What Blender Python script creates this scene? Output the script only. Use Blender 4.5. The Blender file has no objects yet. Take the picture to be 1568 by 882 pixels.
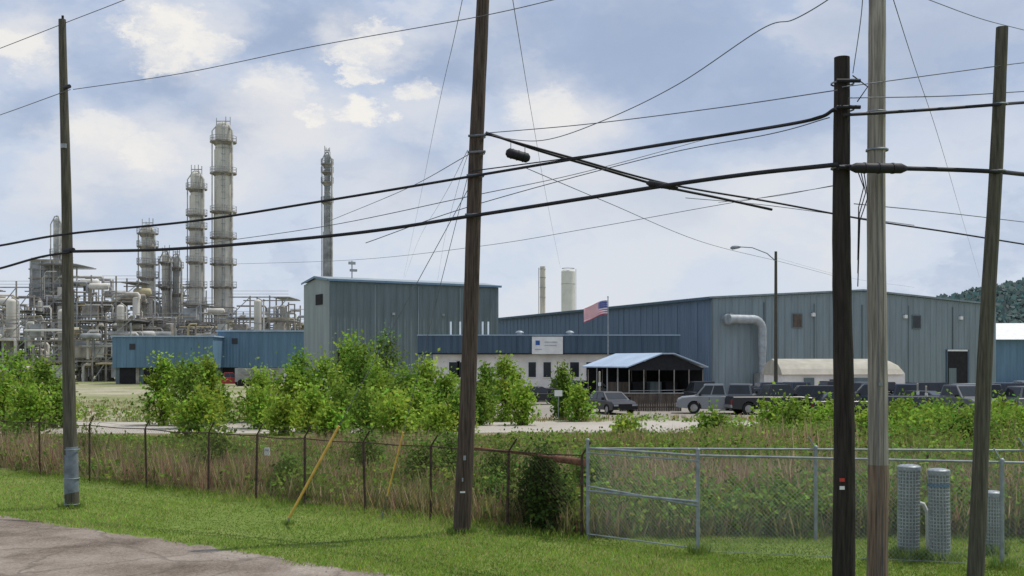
import bpy, math, random
import numpy as np
from mathutils import Vector
random.seed(7); rng=np.random.default_rng(7)
sc=bpy.context.scene
H=3.4; F=1700.0; HZ=555.0
def X(px,d): return (px-784)*d/F
def Z(py,d): return H+(HZ-py)*d/F
def W(px,py,d): return (X(px,d),d,Z(py,d))

# ---------------------------------------------------------------- materials
def new_mat(name):
    m=bpy.data.materials.new(name); m.use_nodes=True
    return m,m.node_tree.nodes,m.node_tree.links,m.node_tree.nodes['Principled BSDF']
def mat(name,col,rough=0.7,metal=0.0,ns=3.0,amt=0.25,stretch=(1,1,1),bump=0.0,col2=None,ramp=(0.35,0.65),spec=0.3,detail=5):
    m,N,L,P=new_mat(name)
    tc=N.new('ShaderNodeTexCoord'); mp=N.new('ShaderNodeMapping'); mp.inputs['Scale'].default_value=stretch
    L.new(tc.outputs['Object'],mp.inputs['Vector'])
    no=N.new('ShaderNodeTexNoise'); no.inputs['Scale'].default_value=ns; no.inputs['Detail'].default_value=detail; no.inputs['Roughness'].default_value=0.6
    L.new(mp.outputs[0],no.inputs['Vector'])
    cr=N.new('ShaderNodeValToRGB')
    a=[c*(1-amt) for c in col]; b=[min(1,c*(1+amt)) for c in (col2 or col)]
    cr.color_ramp.elements[0].position=ramp[0]; cr.color_ramp.elements[1].position=ramp[1]
    cr.color_ramp.elements[0].color=(*a,1); cr.color_ramp.elements[1].color=(*b,1)
    L.new(no.outputs['Fac'],cr.inputs[0]); L.new(cr.outputs[0],P.inputs['Base Color'])
    P.inputs['Roughness'].default_value=rough; P.inputs['Metallic'].default_value=metal
    P.inputs['Specular IOR Level'].default_value=spec
    if bump>0:
        bp=N.new('ShaderNodeBump'); bp.inputs['Strength'].default_value=bump; bp.inputs['Distance'].default_value=0.03
        L.new(no.outputs['Fac'],bp.inputs['Height']); L.new(bp.outputs[0],P.inputs['Normal'])
    return m
def siding(name,col,pitch=0.45):
    m,N,L,P=new_mat(name)
    tc=N.new('ShaderNodeTexCoord'); sp=N.new('ShaderNodeSeparateXYZ'); L.new(tc.outputs['Object'],sp.inputs[0])
    ad=N.new('ShaderNodeMath'); ad.operation='ADD'; L.new(sp.outputs[0],ad.inputs[0]); L.new(sp.outputs[1],ad.inputs[1])
    mu=N.new('ShaderNodeMath'); mu.operation='MULTIPLY'; mu.inputs[1].default_value=2*math.pi/pitch; L.new(ad.outputs[0],mu.inputs[0])
    sn=N.new('ShaderNodeMath'); sn.operation='SINE'; L.new(mu.outputs[0],sn.inputs[0])
    bp=N.new('ShaderNodeBump'); bp.inputs['Strength'].default_value=0.5; bp.inputs['Distance'].default_value=0.05
    L.new(sn.outputs[0],bp.inputs['Height']); L.new(bp.outputs[0],P.inputs['Normal'])
    mp=N.new('ShaderNodeMapping'); mp.inputs['Scale'].default_value=(0.9,0.9,0.10); L.new(tc.outputs['Object'],mp.inputs[0])
    no=N.new('ShaderNodeTexNoise'); no.inputs['Scale'].default_value=1.2; no.inputs['Detail'].default_value=7; no.inputs['Roughness'].default_value=0.65
    L.new(mp.outputs[0],no.inputs[0])
    cr=N.new('ShaderNodeValToRGB'); cr.color_ramp.elements[0].position=0.3; cr.color_ramp.elements[1].position=0.7
    cr.color_ramp.elements[0].color=(*[c*0.82 for c in col],1); cr.color_ramp.elements[1].color=(*[c*1.16 for c in col],1)
    L.new(no.outputs['Fac'],cr.inputs[0]); L.new(cr.outputs[0],P.inputs['Base Color'])
    P.inputs['Roughness'].default_value=0.6; P.inputs['Specular IOR Level'].default_value=0.2
    return m
def leafmat(name,trans=0.4):
    m=bpy.data.materials.new(name); m.use_nodes=True; N=m.node_tree.nodes; L=m.node_tree.links; N.clear()
    at=N.new('ShaderNodeAttribute'); at.attribute_name='Col'
    d=N.new('ShaderNodeBsdfDiffuse'); t=N.new('ShaderNodeBsdfTranslucent')
    L.new(at.outputs['Color'],d.inputs[0]); L.new(at.outputs['Color'],t.inputs[0])
    mx=N.new('ShaderNodeMixShader'); mx.inputs[0].default_value=trans; L.new(d.outputs[0],mx.inputs[1]); L.new(t.outputs[0],mx.inputs[2])
    o=N.new('ShaderNodeOutputMaterial'); L.new(mx.outputs[0],o.inputs[0]); return m

M={}
M['leaf']=leafmat('leaf_foliage',0.5); M['grass']=leafmat('grass_blades',0.4)
M['wood_brown']=mat('pole_wood_brown',(0.074,0.055,0.042),0.9,ns=5,amt=0.5,stretch=(6,6,0.35),bump=0.6)
M['wood_dark']=mat('pole_wood_creosote',(0.026,0.021,0.017),0.85,ns=5,amt=0.55,stretch=(6,6,0.35),bump=0.6)
M['wood_olive']=mat('pole_wood_olive',(0.088,0.083,0.060),0.9,ns=5,amt=0.4,stretch=(6,6,0.35),bump=0.6)
M['wood_pale']=mat('pole_wood_weathered',(0.29,0.265,0.225),0.9,ns=4,amt=0.4,stretch=(7,7,0.3),bump=0.6)
M['wood_red']=mat('pole_wood_reddish',(0.21,0.15,0.11),0.9,ns=4,amt=0.5,stretch=(7,7,0.3),bump=0.6)
M['bark']=mat('bark',(0.10,0.08,0.055),0.9)
M['cable']=mat('black_cable',(0.016,0.016,0.020),0.6)
M['wire']=mat('grey_wire',(0.15,0.16,0.18),0.6,0.2)
M['galv']=mat('galvanized_steel',(0.28,0.31,0.33),0.5,0.3,ns=6,amt=0.2)
M['duct']=mat('galvanized_duct',(0.34,0.37,0.39),0.6,0.2,ns=1.5,amt=0.2)
M['ped']=mat('perforated_casing_steel',(0.38,0.42,0.42),0.6,0.1,ns=3,amt=0.2)
M['galvblue']=mat('galvanized_sleeve',(0.17,0.20,0.23),0.6,0.2,ns=4,amt=0.3)
M['rust']=mat('rusty_steel',(0.075,0.050,0.038),0.85,0.1,ns=12,amt=0.4)
M['rustwire']=mat('rusty_wire',(0.13,0.10,0.075),0.8,0.1,ns=12,amt=0.3)
M['yellow']=mat('yellow_plastic',(0.72,0.45,0.10),0.6,ns=6,amt=0.15)
M['white']=mat('white_paint',(0.72,0.72,0.70),0.6,ns=1.5,amt=0.08)
M['offwhite']=mat('white_masonry',(0.74,0.71,0.66),0.8,ns=0.6,amt=0.12)
M['glass']=mat('dark_glass',(0.02,0.025,0.03),0.15,ns=1,amt=0.2,spec=0.4)
M['black']=mat('black_rubber',(0.015,0.015,0.015),0.8,ns=5,amt=0.2)
M['dark']=mat('dark_interior',(0.02,0.02,0.022),0.9)
M['siding_g']=siding('metal_siding_grey_green',(0.215,0.265,0.285))
M['siding_b']=siding('metal_siding_blue',(0.115,0.165,0.235))
M['siding_t']=siding('metal_siding_teal_grey',(0.135,0.175,0.185))
M['siding_gl']=siding('metal_siding_light_grey',(0.27,0.31,0.315))
M['siding_db']=siding('metal_fascia_dark_blue',(0.075,0.115,0.16),0.35)
M['siding_sky']=siding('metal_siding_bright_blue',(0.125,0.215,0.30),0.5)
M['roof']=mat('metal_roof',(0.28,0.33,0.36),0.6,0.1,ns=0.5,amt=0.12)
M['trim']=mat('blue_trim',(0.14,0.22,0.31),0.5,ns=0.6,amt=0.1)
M['palebluemetal']=mat('pale_blue_metal_roof',(0.36,0.45,0.56),0.5,0.0,ns=0.7,amt=0.1)
M['tan']=mat('tan_metal',(0.40,0.375,0.31),0.7,ns=0.8,amt=0.14)
M['beige']=mat('insulated_vessel_beige',(0.56,0.53,0.46),0.7,ns=0.35,amt=0.22,stretch=(1,1,0.4))  # brightened refinery tones; part of the aerial haze is in the colour
M['steel']=mat('process_steel_grey',(0.30,0.31,0.31),0.7,0.0,ns=0.5,amt=0.35)
M['steel2']=mat('pipe_insulation',(0.47,0.46,0.43),0.6,0.0,ns=0.5,amt=0.3)
M['rstruct']=mat('structural_steel_weathered',(0.28,0.255,0.22),0.8,ns=0.7,amt=0.4)
M['ylwproc']=mat('yellow_ochre_pipe',(0.44,0.38,0.24),0.7,ns=0.5,amt=0.25)
M['whitetank']=mat('white_tank_paint',(0.66,0.65,0.60),0.6,ns=0.4,amt=0.08)
M['brownwood']=mat('brown_boards',(0.10,0.08,0.065),0.85,ns=3,amt=0.35,stretch=(1,1,0.3))
M['red']=mat('red_paint',(0.42,0.04,0.03),0.4)
M['orange']=mat('rust_orange_pipe',(0.16,0.075,0.045),0.85,ns=8,amt=0.4)
M['signblue']=mat('sign_blue',(0.03,0.10,0.32),0.5)
M['siggrey']=mat('sign_grey',(0.35,0.37,0.42),0.5)
M['chrome']=mat('chrome_trim',(0.3,0.3,0.3),0.35,0.6)
M['headlamp']=mat('headlamp_lens',(0.35,0.36,0.37),0.2)
M['lampred']=mat('tail_light_red',(0.30,0.02,0.02),0.3)
M['stone']=mat('pale_stone',(0.42,0.39,0.35),0.9,ns=9)
M['flagred']=mat('flag_red',(0.60,0.06,0.08),0.8); M['flagblue']=mat('flag_blue',(0.06,0.08,0.26),0.8); M['flagwhite']=mat('flag_white',(0.80,0.80,0.81),0.8)
def paint(n,c): return mat(n,c,0.35,0.0,ns=1,amt=0.06,spec=0.5)
P_={'silver':paint('car_paint_silver',(0.22,0.235,0.25)),'grey':paint('car_paint_grey',(0.10,0.11,0.12)),'black':paint('car_paint_black',(0.014,0.015,0.02)),
 'white':paint('car_paint_white',(0.6,0.6,0.6)),'blue':paint('car_paint_blue',(0.06,0.14,0.28)),'dkblue':paint('car_paint_dark_blue',(0.025,0.035,0.06)),'redp':paint('car_paint_red',(0.3,0.02,0.02))}

# ---------------------------------------------------------------- builder
class B:
    def __init__(s): s.v=[];s.f=[];s.m=[];s.sm=[];s.ml=[]
    def mi(s,m):
        m=M[m] if isinstance(m,str) else m
        if m not in s.ml: s.ml.append(m)
        return s.ml.index(m)
    def add(s,vs,fs,m,smooth=False):
        o=len(s.v); s.v+= [tuple(v) for v in vs]; k=s.mi(m)
        for f in fs: s.f.append([i+o for i in f]); s.m.append(k); s.sm.append(smooth)
    def box(s,c,d,m,rz=0):
        x,y,z=[a/2 for a in d]; cs,sn=math.cos(rz),math.sin(rz)
        vs=[]
        for i in (-x,x):
            for j in (-y,y):
                for k in (-z,z): vs.append((c[0]+i*cs-j*sn,c[1]+i*sn+j*cs,c[2]+k))
        s.add(vs,[(0,1,3,2),(4,6,7,5),(0,4,5,1),(2,3,7,6),(0,2,6,4),(1,5,7,3)],m)
    def beam(s,p0,p1,w,m): s.tube([p0,p1],w/2,m,4,smooth=False)
    def tube(s,pts,r,m,n=8,smooth=True,caps=True):
        pts=[Vector(p) for p in pts]; rs=r if isinstance(r,(list,tuple)) else [r]*len(pts)
        vs=[];fs=[]; prev=None
        for i,p in enumerate(pts):
            t=(pts[min(i+1,len(pts)-1)]-pts[max(i-1,0)])
            t=t.normalized() if t.length>1e-9 else Vector((0,0,1))
            if prev is None:
                up=Vector((0,0,1)) if abs(t.z)<0.9 else Vector((1,0,0)); a=t.cross(up).normalized()
            else:
                a=(prev-t*prev.dot(t)).normalized()
            prev=a; b=t.cross(a)
            off=math.pi/4 if n==4 else 0
            for k in range(n):
                th=2*math.pi*k/n+off; vs.append(p+(a*math.cos(th)+b*math.sin(th))*rs[i])
        for i in range(len(pts)-1):
            for k in range(n):
                a0=i*n+k;a1=i*n+(k+1)%n; fs.append((a0,a1,a1+n,a0+n))
        s.add(vs,fs,m,smooth)
        if caps:
            s.add(vs[:n],[tuple(range(n))[::-1]],m); s.add(vs[-n:],[tuple(range(n))],m)
    def cyl(s,x,y,z0,z1,r,m,n=16,r1=None): s.tube([(x,y,z0),(x,y,z1)],[r,r if r1 is None else r1],m,n)
    def dome(s,x,y,z,r,h,m,n=16):
        pts=[(x,y,z+h*math.sin(a)) for a in np.linspace(0,math.pi/2*0.97,5)]
        s.tube(pts,[r*math.cos(a) for a in np.linspace(0,math.pi/2*0.97,5)],m,n)
    def ring(s,x,y,z,R,r,m,n=14,a0=0,a1=2*math.pi):
        s.tube([(x+R*math.cos(a),y+R*math.sin(a),z) for a in np.linspace(a0,a1,n+1)],r,m,4,caps=False)
    def prism(s,prof,y0,y1,m):
        n=len(prof); vs=[(p[0],y0,p[1]) for p in prof]+[(p[0],y1,p[1]) for p in prof]
        fs=[tuple(range(n)),tuple(range(n,2*n))[::-1]]+[(i,i+n,(i+1)%n+n,(i+1)%n) for i in range(n)]
        s.add(vs,fs,m)
    def finish(s,name,loc=(0,0,0),rz=0,parent=None):
        me=bpy.data.meshes.new(name); me.from_pydata(s.v,[],s.f)
        for m in s.ml: me.materials.append(m)
        me.polygons.foreach_set('material_index',s.m); me.polygons.foreach_set('use_smooth',s.sm); me.update()
        ob=bpy.data.objects.new(name,me); ob.location=loc; ob.rotation_euler=(0,0,rz); sc.collection.objects.link(ob)
        if parent: ob.parent=parent
        return ob
def empty(name,loc=(0,0,0),rz=0):
    e=bpy.data.objects.new(name,None); e.location=loc; e.rotation_euler=(0,0,rz); e.empty_display_size=0.3; sc.collection.objects.link(e); return e

# leaf quads -------------------------------------------------------------
def leaf_mesh(name,c,u,w,col,material,loc=(0,0,0),parent=None):
    n=len(c); v=np.empty((n,4,3),np.float32)
    v[:,0]=c; v[:,1]=c+u*0.5+w; v[:,2]=c+u; v[:,3]=c+u*0.5-w
    me=bpy.data.meshes.new(name); me.vertices.add(4*n); me.vertices.foreach_set('co',v.ravel())
    me.loops.add(4*n); me.loops.foreach_set('vertex_index',np.arange(4*n,dtype=np.int32))
    me.polygons.add(n); me.polygons.foreach_set('loop_start',np.arange(0,4*n,4,dtype=np.int32))
    me.update(calc_edges=True)
    ca=me.color_attributes.new('Col','FLOAT_COLOR','POINT')
    cc=np.ones((n,4,4),np.float32); cc[:,:,:3]=np.clip(col,0.005,1)[:,None,:]; ca.data.foreach_set('color',cc.ravel())
    me.materials.append(material); ob=bpy.data.objects.new(name,me); ob.location=loc; sc.collection.objects.link(ob)
    if parent: ob.parent=parent
    return ob
def rdir(n):
    v=rng.normal(size=(n,3)); return v/np.linalg.norm(v,axis=1,keepdims=True)
def leaves_at(c,size,n_up=0.5):
    n=len(c); u=rdir(n); u[:,2]+=-0.1; u/=np.linalg.norm(u,axis=1,keepdims=True)
    nn=rdir(n); nn[:,2]=np.abs(nn[:,2])+n_up; w=np.cross(u,nn); w/=np.linalg.norm(w,axis=1,keepdims=True)+1e-6
    s=size*(0.6+0.8*rng.random((n,1))); return u*s, w*s*0.34
def tree(name,x,y,h,r,n=2600,leaf=0.16,col=(0.115,0.20,0.03),k=22,base=0.05,var=0.35,top=0.45):
    e=empty(name,(x,y,0)); cs=[]; b=B()
    for i in range(k):
        t=base+(1-base)*(i+random.random()*0.9)/k
        prof=math.sin(min(1,(t+0.18)/(1-top+0.18))*math.pi/2) if t<1-top else math.cos((t-(1-top))/top*math.pi/2*0.9)
        a=random.random()*6.283; rr=r*prof*math.sqrt(random.random())*0.95
        cs.append((rr*math.cos(a),rr*math.sin(a),t*h*0.93,0.20*r*(0.6+0.8*random.random())+0.10))
    for i,c in enumerate(cs):
        if i%2==0:
            z0=c[2]*0.35*random.random(); m=(c[0]*0.35+random.uniform(-.1,.1),c[1]*0.35,(z0+c[2])*0.55)
            b.tube([(c[0]*0.05,c[1]*0.05,z0),m,(c[0],c[1],c[2]+0.1*h)],[0.02*h*0.5+0.012,0.008*h+0.006,0.006],'bark',5)
    b.tube([(0,0,-0.05),(0.05,0.02,h*0.3),(0,0.05,h*0.8)],[0.018*h+0.01,0.013*h,0.006],'bark',6)
    b.finish(name+'_trunk_and_limbs',parent=e)
    C=[];K=[]
    per=n//k
    for c in cs:
        g=rng.normal(size=(per,3))*np.array([c[3],c[3],c[3]*1.2]); 
        C.append(g+np.array(c[:3])); f=1+rng.normal()*0.22
        cc=np.array(col)*f*(1+rng.normal(size=(per,1))*var*0.5); cc[:,0]*=1+rng.normal()*0.12; K.append(cc)
    C=np.concatenate(C); K=np.concatenate(K); C[:,2]=np.abs(C[:,2])
    u,w=leaves_at(C,leaf); leaf_mesh(name+'_foliage',C,u,w,K,M['leaf'],parent=e)
    return e

# ---------------------------------------------------------------- ground
def sheet(name,pts,z,m):
    me=bpy.data.meshes.new(name); me.from_pydata([(p[0],p[1],z) for p in pts],[],[tuple(range(len(pts)))])
    me.materials.append(m); me.update(); ob=bpy.data.objects.new(name,me); sc.collection.objects.link(ob); return ob
def groundmat(name,stops,scale=0.35,scale2=6,bump=0.4,rough=0.95,warp=0.5,cracks=False):
    m,N,L,P=new_mat(name)
    tc=N.new('ShaderNodeTexCoord')
    n1=N.new('ShaderNodeTexNoise'); n1.inputs['Scale'].default_value=scale; n1.inputs['Detail'].default_value=7; n1.inputs['Roughness'].default_value=0.65
    n2=N.new('ShaderNodeTexNoise'); n2.inputs['Scale'].default_value=scale2; n2.inputs['Detail'].default_value=7; n2.inputs['Roughness'].default_value=0.75
    L.new(tc.outputs['Object'],n1.inputs[0]); L.new(tc.outputs['Object'],n2.inputs[0])
    mx=N.new('ShaderNodeMix'); mx.data_type='FLOAT'; mx.inputs[0].default_value=warp; L.new(n1.outputs['Fac'],mx.inputs[2]); L.new(n2.outputs['Fac'],mx.inputs[3])
    cr=N.new('ShaderNodeValToRGB'); L.new(mx.outputs[0],cr.inputs[0])
    el=cr.color_ramp.elements; el[0].position=stops[0][0]; el[0].color=(*stops[0][1],1); el[1].position=stops[-1][0]; el[1].color=(*stops[-1][1],1)
    for p,c in stops[1:-1]: e=el.new(p); e.color=(*c,1)
    colout=cr.outputs[0]
    if cracks:
        wv=N.new('ShaderNodeVectorMath'); wv.operation='MULTIPLY_ADD'; L.new(n1.outputs['Color'],wv.inputs[0]); wv.inputs[1].default_value=(1.6,1.6,1.6); L.new(tc.outputs['Object'],wv.inputs[2])
        vo=N.new('ShaderNodeTexVoronoi'); vo.feature='DISTANCE_TO_EDGE'; vo.inputs['Scale'].default_value=0.55; L.new(wv.outputs[0],vo.inputs['Vector'])
        r=N.new('ShaderNodeMapRange'); r.inputs[1].default_value=0.0; r.inputs[2].default_value=0.04; r.inputs[3].default_value=0.9; r.inputs[4].default_value=0.0; L.new(vo.outputs['Distance'],r.inputs[0])
        m3=N.new('ShaderNodeMath'); m3.operation='MULTIPLY'; L.new(r.outputs[0],m3.inputs[0]); L.new(n1.outputs['Fac'],m3.inputs[1])
        mc=N.new('ShaderNodeMix'); mc.data_type='RGBA'; L.new(m3.outputs[0],mc.inputs[0]); L.new(colout,mc.inputs[6]); mc.inputs[7].default_value=(0.07,0.065,0.05,1); colout=mc.outputs[2]
    L.new(colout,P.inputs['Base Color']); P.inputs['Roughness'].default_value=rough; P.inputs['Specular IOR Level'].default_value=0.1
    bp=N.new('ShaderNodeBump'); bp.inputs['Strength'].default_value=bump; bp.inputs['Distance'].default_value=0.04; L.new(n2.outputs['Fac'],bp.inputs['Height']); L.new(bp.outputs[0],P.inputs['Normal'])
    return m
g_grass=groundmat('grass_ground',[(0.35,(0.09,0.14,0.03)),(0.5,(0.14,0.20,0.04)),(0.62,(0.21,0.24,0.08))],0.4,5)
g_weed=groundmat('weedy_soil',[(0.38,(0.10,0.11,0.045)),(0.5,(0.17,0.16,0.075)),(0.62,(0.26,0.21,0.13))],0.3,3)
g_yard=groundmat('gravel_yard',[(0.40,(0.17,0.20,0.08)),(0.49,(0.25,0.25,0.13)),(0.58,(0.42,0.38,0.30))],0.05,1.5,warp=0.3)
g_lot=groundmat('gravel_lot',[(0.35,(0.22,0.20,0.17)),(0.65,(0.34,0.31,0.27))],0.15,4)
g_road=groundmat('concrete_road',[(0.35,(0.34,0.31,0.27)),(0.65,(0.48,0.445,0.39))],0.2,5)
g_asph=groundmat('old_asphalt',[(0.38,(0.12,0.095,0.075)),(0.47,(0.225,0.185,0.15)),(0.54,(0.30,0.255,0.215)),(0.64,(0.42,0.37,0.32))],0.45,16,bump=0.8,cracks=True,warp=0.42)
sheet('ground',[(-3000,-300),(3000,-300),(3000,5000),(-3000,5000)],0,g_grass)
def ragged(a,b,n,amp):
    out=[]
    for i in range(n+1):
        t=i/n; out.append((a[0]+(b[0]-a[0])*t+random.uniform(-amp,amp)*0.3,a[1]+(b[1]-a[1])*t+random.uniform(-amp,amp)))
    return out
def fence_y(x): return 21.4-0.77*(x-1.46) if x<1.46 else 21.3
wp=[(-45,57),(-45,fence_y(-45)+0.3)]+[(-14,33.9),(1.46,21.8),(60,21.6),(70,60)]
sheet('weedy_field_ground',wp,0.004,g_weed)
sheet('gravel_yard',[(-160,62),(160,66),(220,330),(-260,330)],0.004,g_yard)
sheet('gravel_parking_lot',[(5,67),(75,67),(85,125),(-30,125),(-5,72)],0.008,g_lot)
sheet('access_road',ragged((-90,50),(90,57),90,0.3)+ragged((90,68),(-90,60.5),90,0.3),0.012,g_road)
edge=ragged((-34,41.3),(6,11.9),200,0.16)
sheet('asphalt_road',edge+[(6,-60),(-80,-60),(-80,41)],0.006,g_asph)
wl=[(-30,31.9),(3,8.0),(3.1,8.12),(-29.9,32.05)]
sheet('painted_edge_line',wl,0.010,mat('worn_road_paint',(0.50,0.49,0.45),0.8,ns=6,amt=0.3))
b=B()
for k in range(240):
    t=random.random(); px_=-34+40*t+random.gauss(0,0.15); py_=41.3-29.4*t-abs(random.gauss(0,0.9))+0.2; s=random.uniform(0.008,0.028)
    b.add([(px_-s,py_,0.004),(px_+s,py_-s*.4,0.004),(px_+s*.5,py_+s,0.004),(px_,py_+.1*s,0.004+s*1.1)],[(0,1,3),(1,2,3),(2,0,3)],'stone')
b.finish('loose_gravel')

# ---------------------------------------------------------------- grass lawn
def strands(px,py,h,wd,bend,zb=0):
    n=len(px); c=np.stack([px,py,np.full(n,zb)],1); a=rng.random(n)*6.283
    u=np.stack([np.cos(a)*bend*h,np.sin(a)*bend*h,h],1); b=a+1.57+rng.normal(size=n)*0.6
    w=np.stack([np.cos(b),np.sin(b),np.zeros(n)],1)*wd[:,None]
    return c,u,w
def addcol(base,n,var):
    c=np.array(base)[None,:]*(1+rng.normal(size=(n,1))*var); c[:,0]*=1+rng.normal(size=n)*0.15
    return c
def pnoise(x,y,s,seed):
    r=np.random.default_rng(seed); o=np.zeros_like(x)
    for i in range(7):
        a=r.random()*6.283; k=s*(0.5+2.2*r.random()); o+=np.sin(x*np.cos(a)*k+y*np.sin(a)*k+r.random()*6.28)
    return o/3.0
N=240000
d=16+ (34-16)*rng.random(N)**1.5
x=(rng.random(N)*1700-850)*d/F*1.02
fy=np.where(x<1.46,21.4-0.77*(x-1.46),22.6); ey=41.3-(x+34)*0.735
ok=(d<fy+0.3)&(d>ey-0.05+0.16*pnoise(x,d,2.2,31)+rng.normal(size=N)*0.09)
x=x[ok];d=d[ok];n=len(x)
p=pnoise(x,d,0.9,3); p2=pnoise(x,d,3.0,4)
near=np.clip(1-(fy[ok]-d)/0.9,0,1)
h=(0.035+0.035*rng.random(n))*(1+0.4*p+0.2*p2)+near*0.16*rng.random(n)
col=addcol((0.205,0.30,0.052),n,0.22); col*= (1+0.20*p+0.14*p2)[:,None]; 
dry=rng.random(n)<0.14+0.14*p; col[dry]=np.array([0.38,0.35,0.16])*(0.8+0.4*rng.random((dry.sum(),1)))
leaf_mesh('lawn_grass',*strands(x,d,np.maximum(h,0.015),0.006+0.004*rng.random(n),0.7),col,M['grass'])

# ---------------------------------------------------------------- weeds
def weeds(name,N,xr,dr,hfun,density=None,leafy=0.3,bladecol=(0.24,0.25,0.09),leafcol=(0.18,0.27,0.05),tan=0.36,sz=1.0,nl=12):
    d=dr[0]+(dr[1]-dr[0])*rng.random(N)**1.35; x=X(xr[0]+(xr[1]-xr[0])*rng.random(N),d)
    fy=np.where(x<1.46,21.4-0.77*(x-1.46),21.3); ok=d>fy+0.15
    if density is not None: ok&=density(x,d)
    x=x[ok];d=d[ok];n=len(x); p=pnoise(x,d,0.5,11); q=pnoise(x,d,0.35,23); q2=pnoise(x,d,1.6,27); h=hfun(x,d)*(0.45+0.75*rng.random(n))*(1+0.18*q2)
    isleaf=rng.random(n)<np.clip(leafy+0.35*p+(0.25 if leafy<0.5 else 0)*np.clip((x-2)/6,0,1),0.02,1)
    C=[];U=[];Wd=[];K=[]
    xb,db,hb=x[~isleaf],d[~isleaf],h[~isleaf]*(1+0.3*q[~isleaf]); qq=q[~isleaf]
    for k in range(7):
        m=len(xb); 
        if m==0: break
        col=addcol(bladecol,m,0.2)*(1+0.15*qq)[:,None]; t=rng.random(m)<tan+0.35*qq
        col[t]=np.array([0.46,0.36,0.22])*(0.6+0.6*rng.random((t.sum(),1)))
        t2=t&(rng.random(m)<0.35); col[t2]=np.array([0.40,0.23,0.17])*(0.6+0.6*rng.random((t2.sum(),1)))
        c,u,w=strands(xb+rng.normal(size=m)*0.10,db+rng.normal(size=m)*0.10,np.maximum(hb,0.05)*(0.5+0.6*rng.random(m)),(0.010+0.010*rng.random(m))*sz,0.35)
        C.append(c);U.append(u);Wd.append(w);K.append(col)
    xl,dl,hl=x[isleaf],d[isleaf],h[isleaf]; m=len(xl); f=(1+rng.normal(size=(m,1))*0.22)
    for k in range(nl):
        t=(k+rng.random(m))/nl; c=np.stack([xl+rng.normal(size=m)*0.11*sz,dl+rng.normal(size=m)*0.11,hl*(0.12+t)],1)
        u,w=leaves_at(c,0.12*sz); C.append(c);U.append(u);Wd.append(w); K.append(addcol(leafcol,m,0.2)*f)
    return leaf_mesh(name,np.concatenate(C),np.concatenate(U),np.concatenate(Wd),np.concatenate(K),M['leaf'])
def hf(x,d):
    r=np.clip((x-3)/9,0,1); base=0.76*(1-r)+1.08*r
    lim=3.4-(112-14*np.clip((x+4)/14,0,1))*d/1700.0
    return np.minimum(base+0.14*pnoise(x,d,0.4,5),np.maximum(lim/1.15,0.12))
weeds('tall_weeds',30000,(-60,1640),(21,50),hf,density=lambda x,d:(x<2)|(rng.random(len(x))<0.75)|(d>30),leafy=0.17)
weeds('roadside_weeds',3000,(1080,1660),(42,56),lambda x,d:0.55+np.clip((x-9)/10,0,0.75),density=lambda x,d:(d<49+x*0.25),leafy=0.8,leafcol=(0.20,0.32,0.05),sz=1.3)
weeds('verge_weeds',5000,(-60,1640),(63,100),lambda x,d:0.32+0*x,density=lambda x,d:((x<-4)|((d<67)&(x<22))),leafy=0.2,sz=1.5,nl=8)

# ---------------------------------------------------------------- young trees and shrubs
T=[
 (25,60,545,42),(70,57,550,34),(5,52,575,38),(250,60,545,26),(290,57,552,30),(320,60,545,20),(305,45,605,36),(335,62,590,24),(400,63,568,28),(440,60,566,32),(462,62,538,22),(495,60,548,30),(530,62,516,26),
 (552,58,524,28),(590,72,508,28),(575,60,552,36),(615,57,568,34),(655,60,548,26),(688,58,574,24),(745,66,560,18),(775,64,546,24),(800,60,586,18),(862,66,558,15),(885,64,592,22),(395,57,598,28),(520,56,588,32),
 (600,50,606,38),(1180,50,624,34),(1215,47,620,30),(1270,50,628,36),(1400,44,640,40),(1480,42,640,40),(1330,42,640,34),(1550,44,636,40),(700,55,606,26),(960,48,650,22),(1440,50,626,30),(1380,52,620,24),
 (475,54,600,30),(640,54,598,32),(560,52,600,32),(435,52,612,28),(45,50,592,34),(735,60,594,18),(95,58,585,20),(1530,50,624,28),(1090,50,640,24),(670,48,628,26),(510,47,632,24)]
for i,(px,d,ty,hw) in enumerate(T):
    h=Z(ty,d); r=hw*d/F
    cl=[(0.24,0.37,0.05),(0.19,0.30,0.05),(0.29,0.41,0.06)][i%3]
    if i==14: cl=(0.14,0.23,0.055)
    tree('young_tree' if h>2.6 else 'shrub',X(px,d),d,h,r,n=2200 if h>2.6 else 1400,leaf=0.19,col=cl,k=26,top=0.62)
for px,d,ty,hw in [(835,22.4,692,17),(824,22.9,702,26),(840,22.3,740,22),(755,24.6,742,22),(858,23.2,742,22),(450,28.6,706,26),(335,31.5,655,34),(650,29,680,30),(770,27,690,26),(690,30,668,22),(130,36,668,26),(560,33,668,26),(900,26,700,26)]:
    h=max(0.6,Z(ty,d)); tree('fence_shrub',X(px,d),d,h,hw*d/F,n=2600,leaf=0.085,col=(0.065,0.11,0.028) if 800<px<850 else (0.15,0.235,0.05),k=22,top=0.4)

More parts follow.
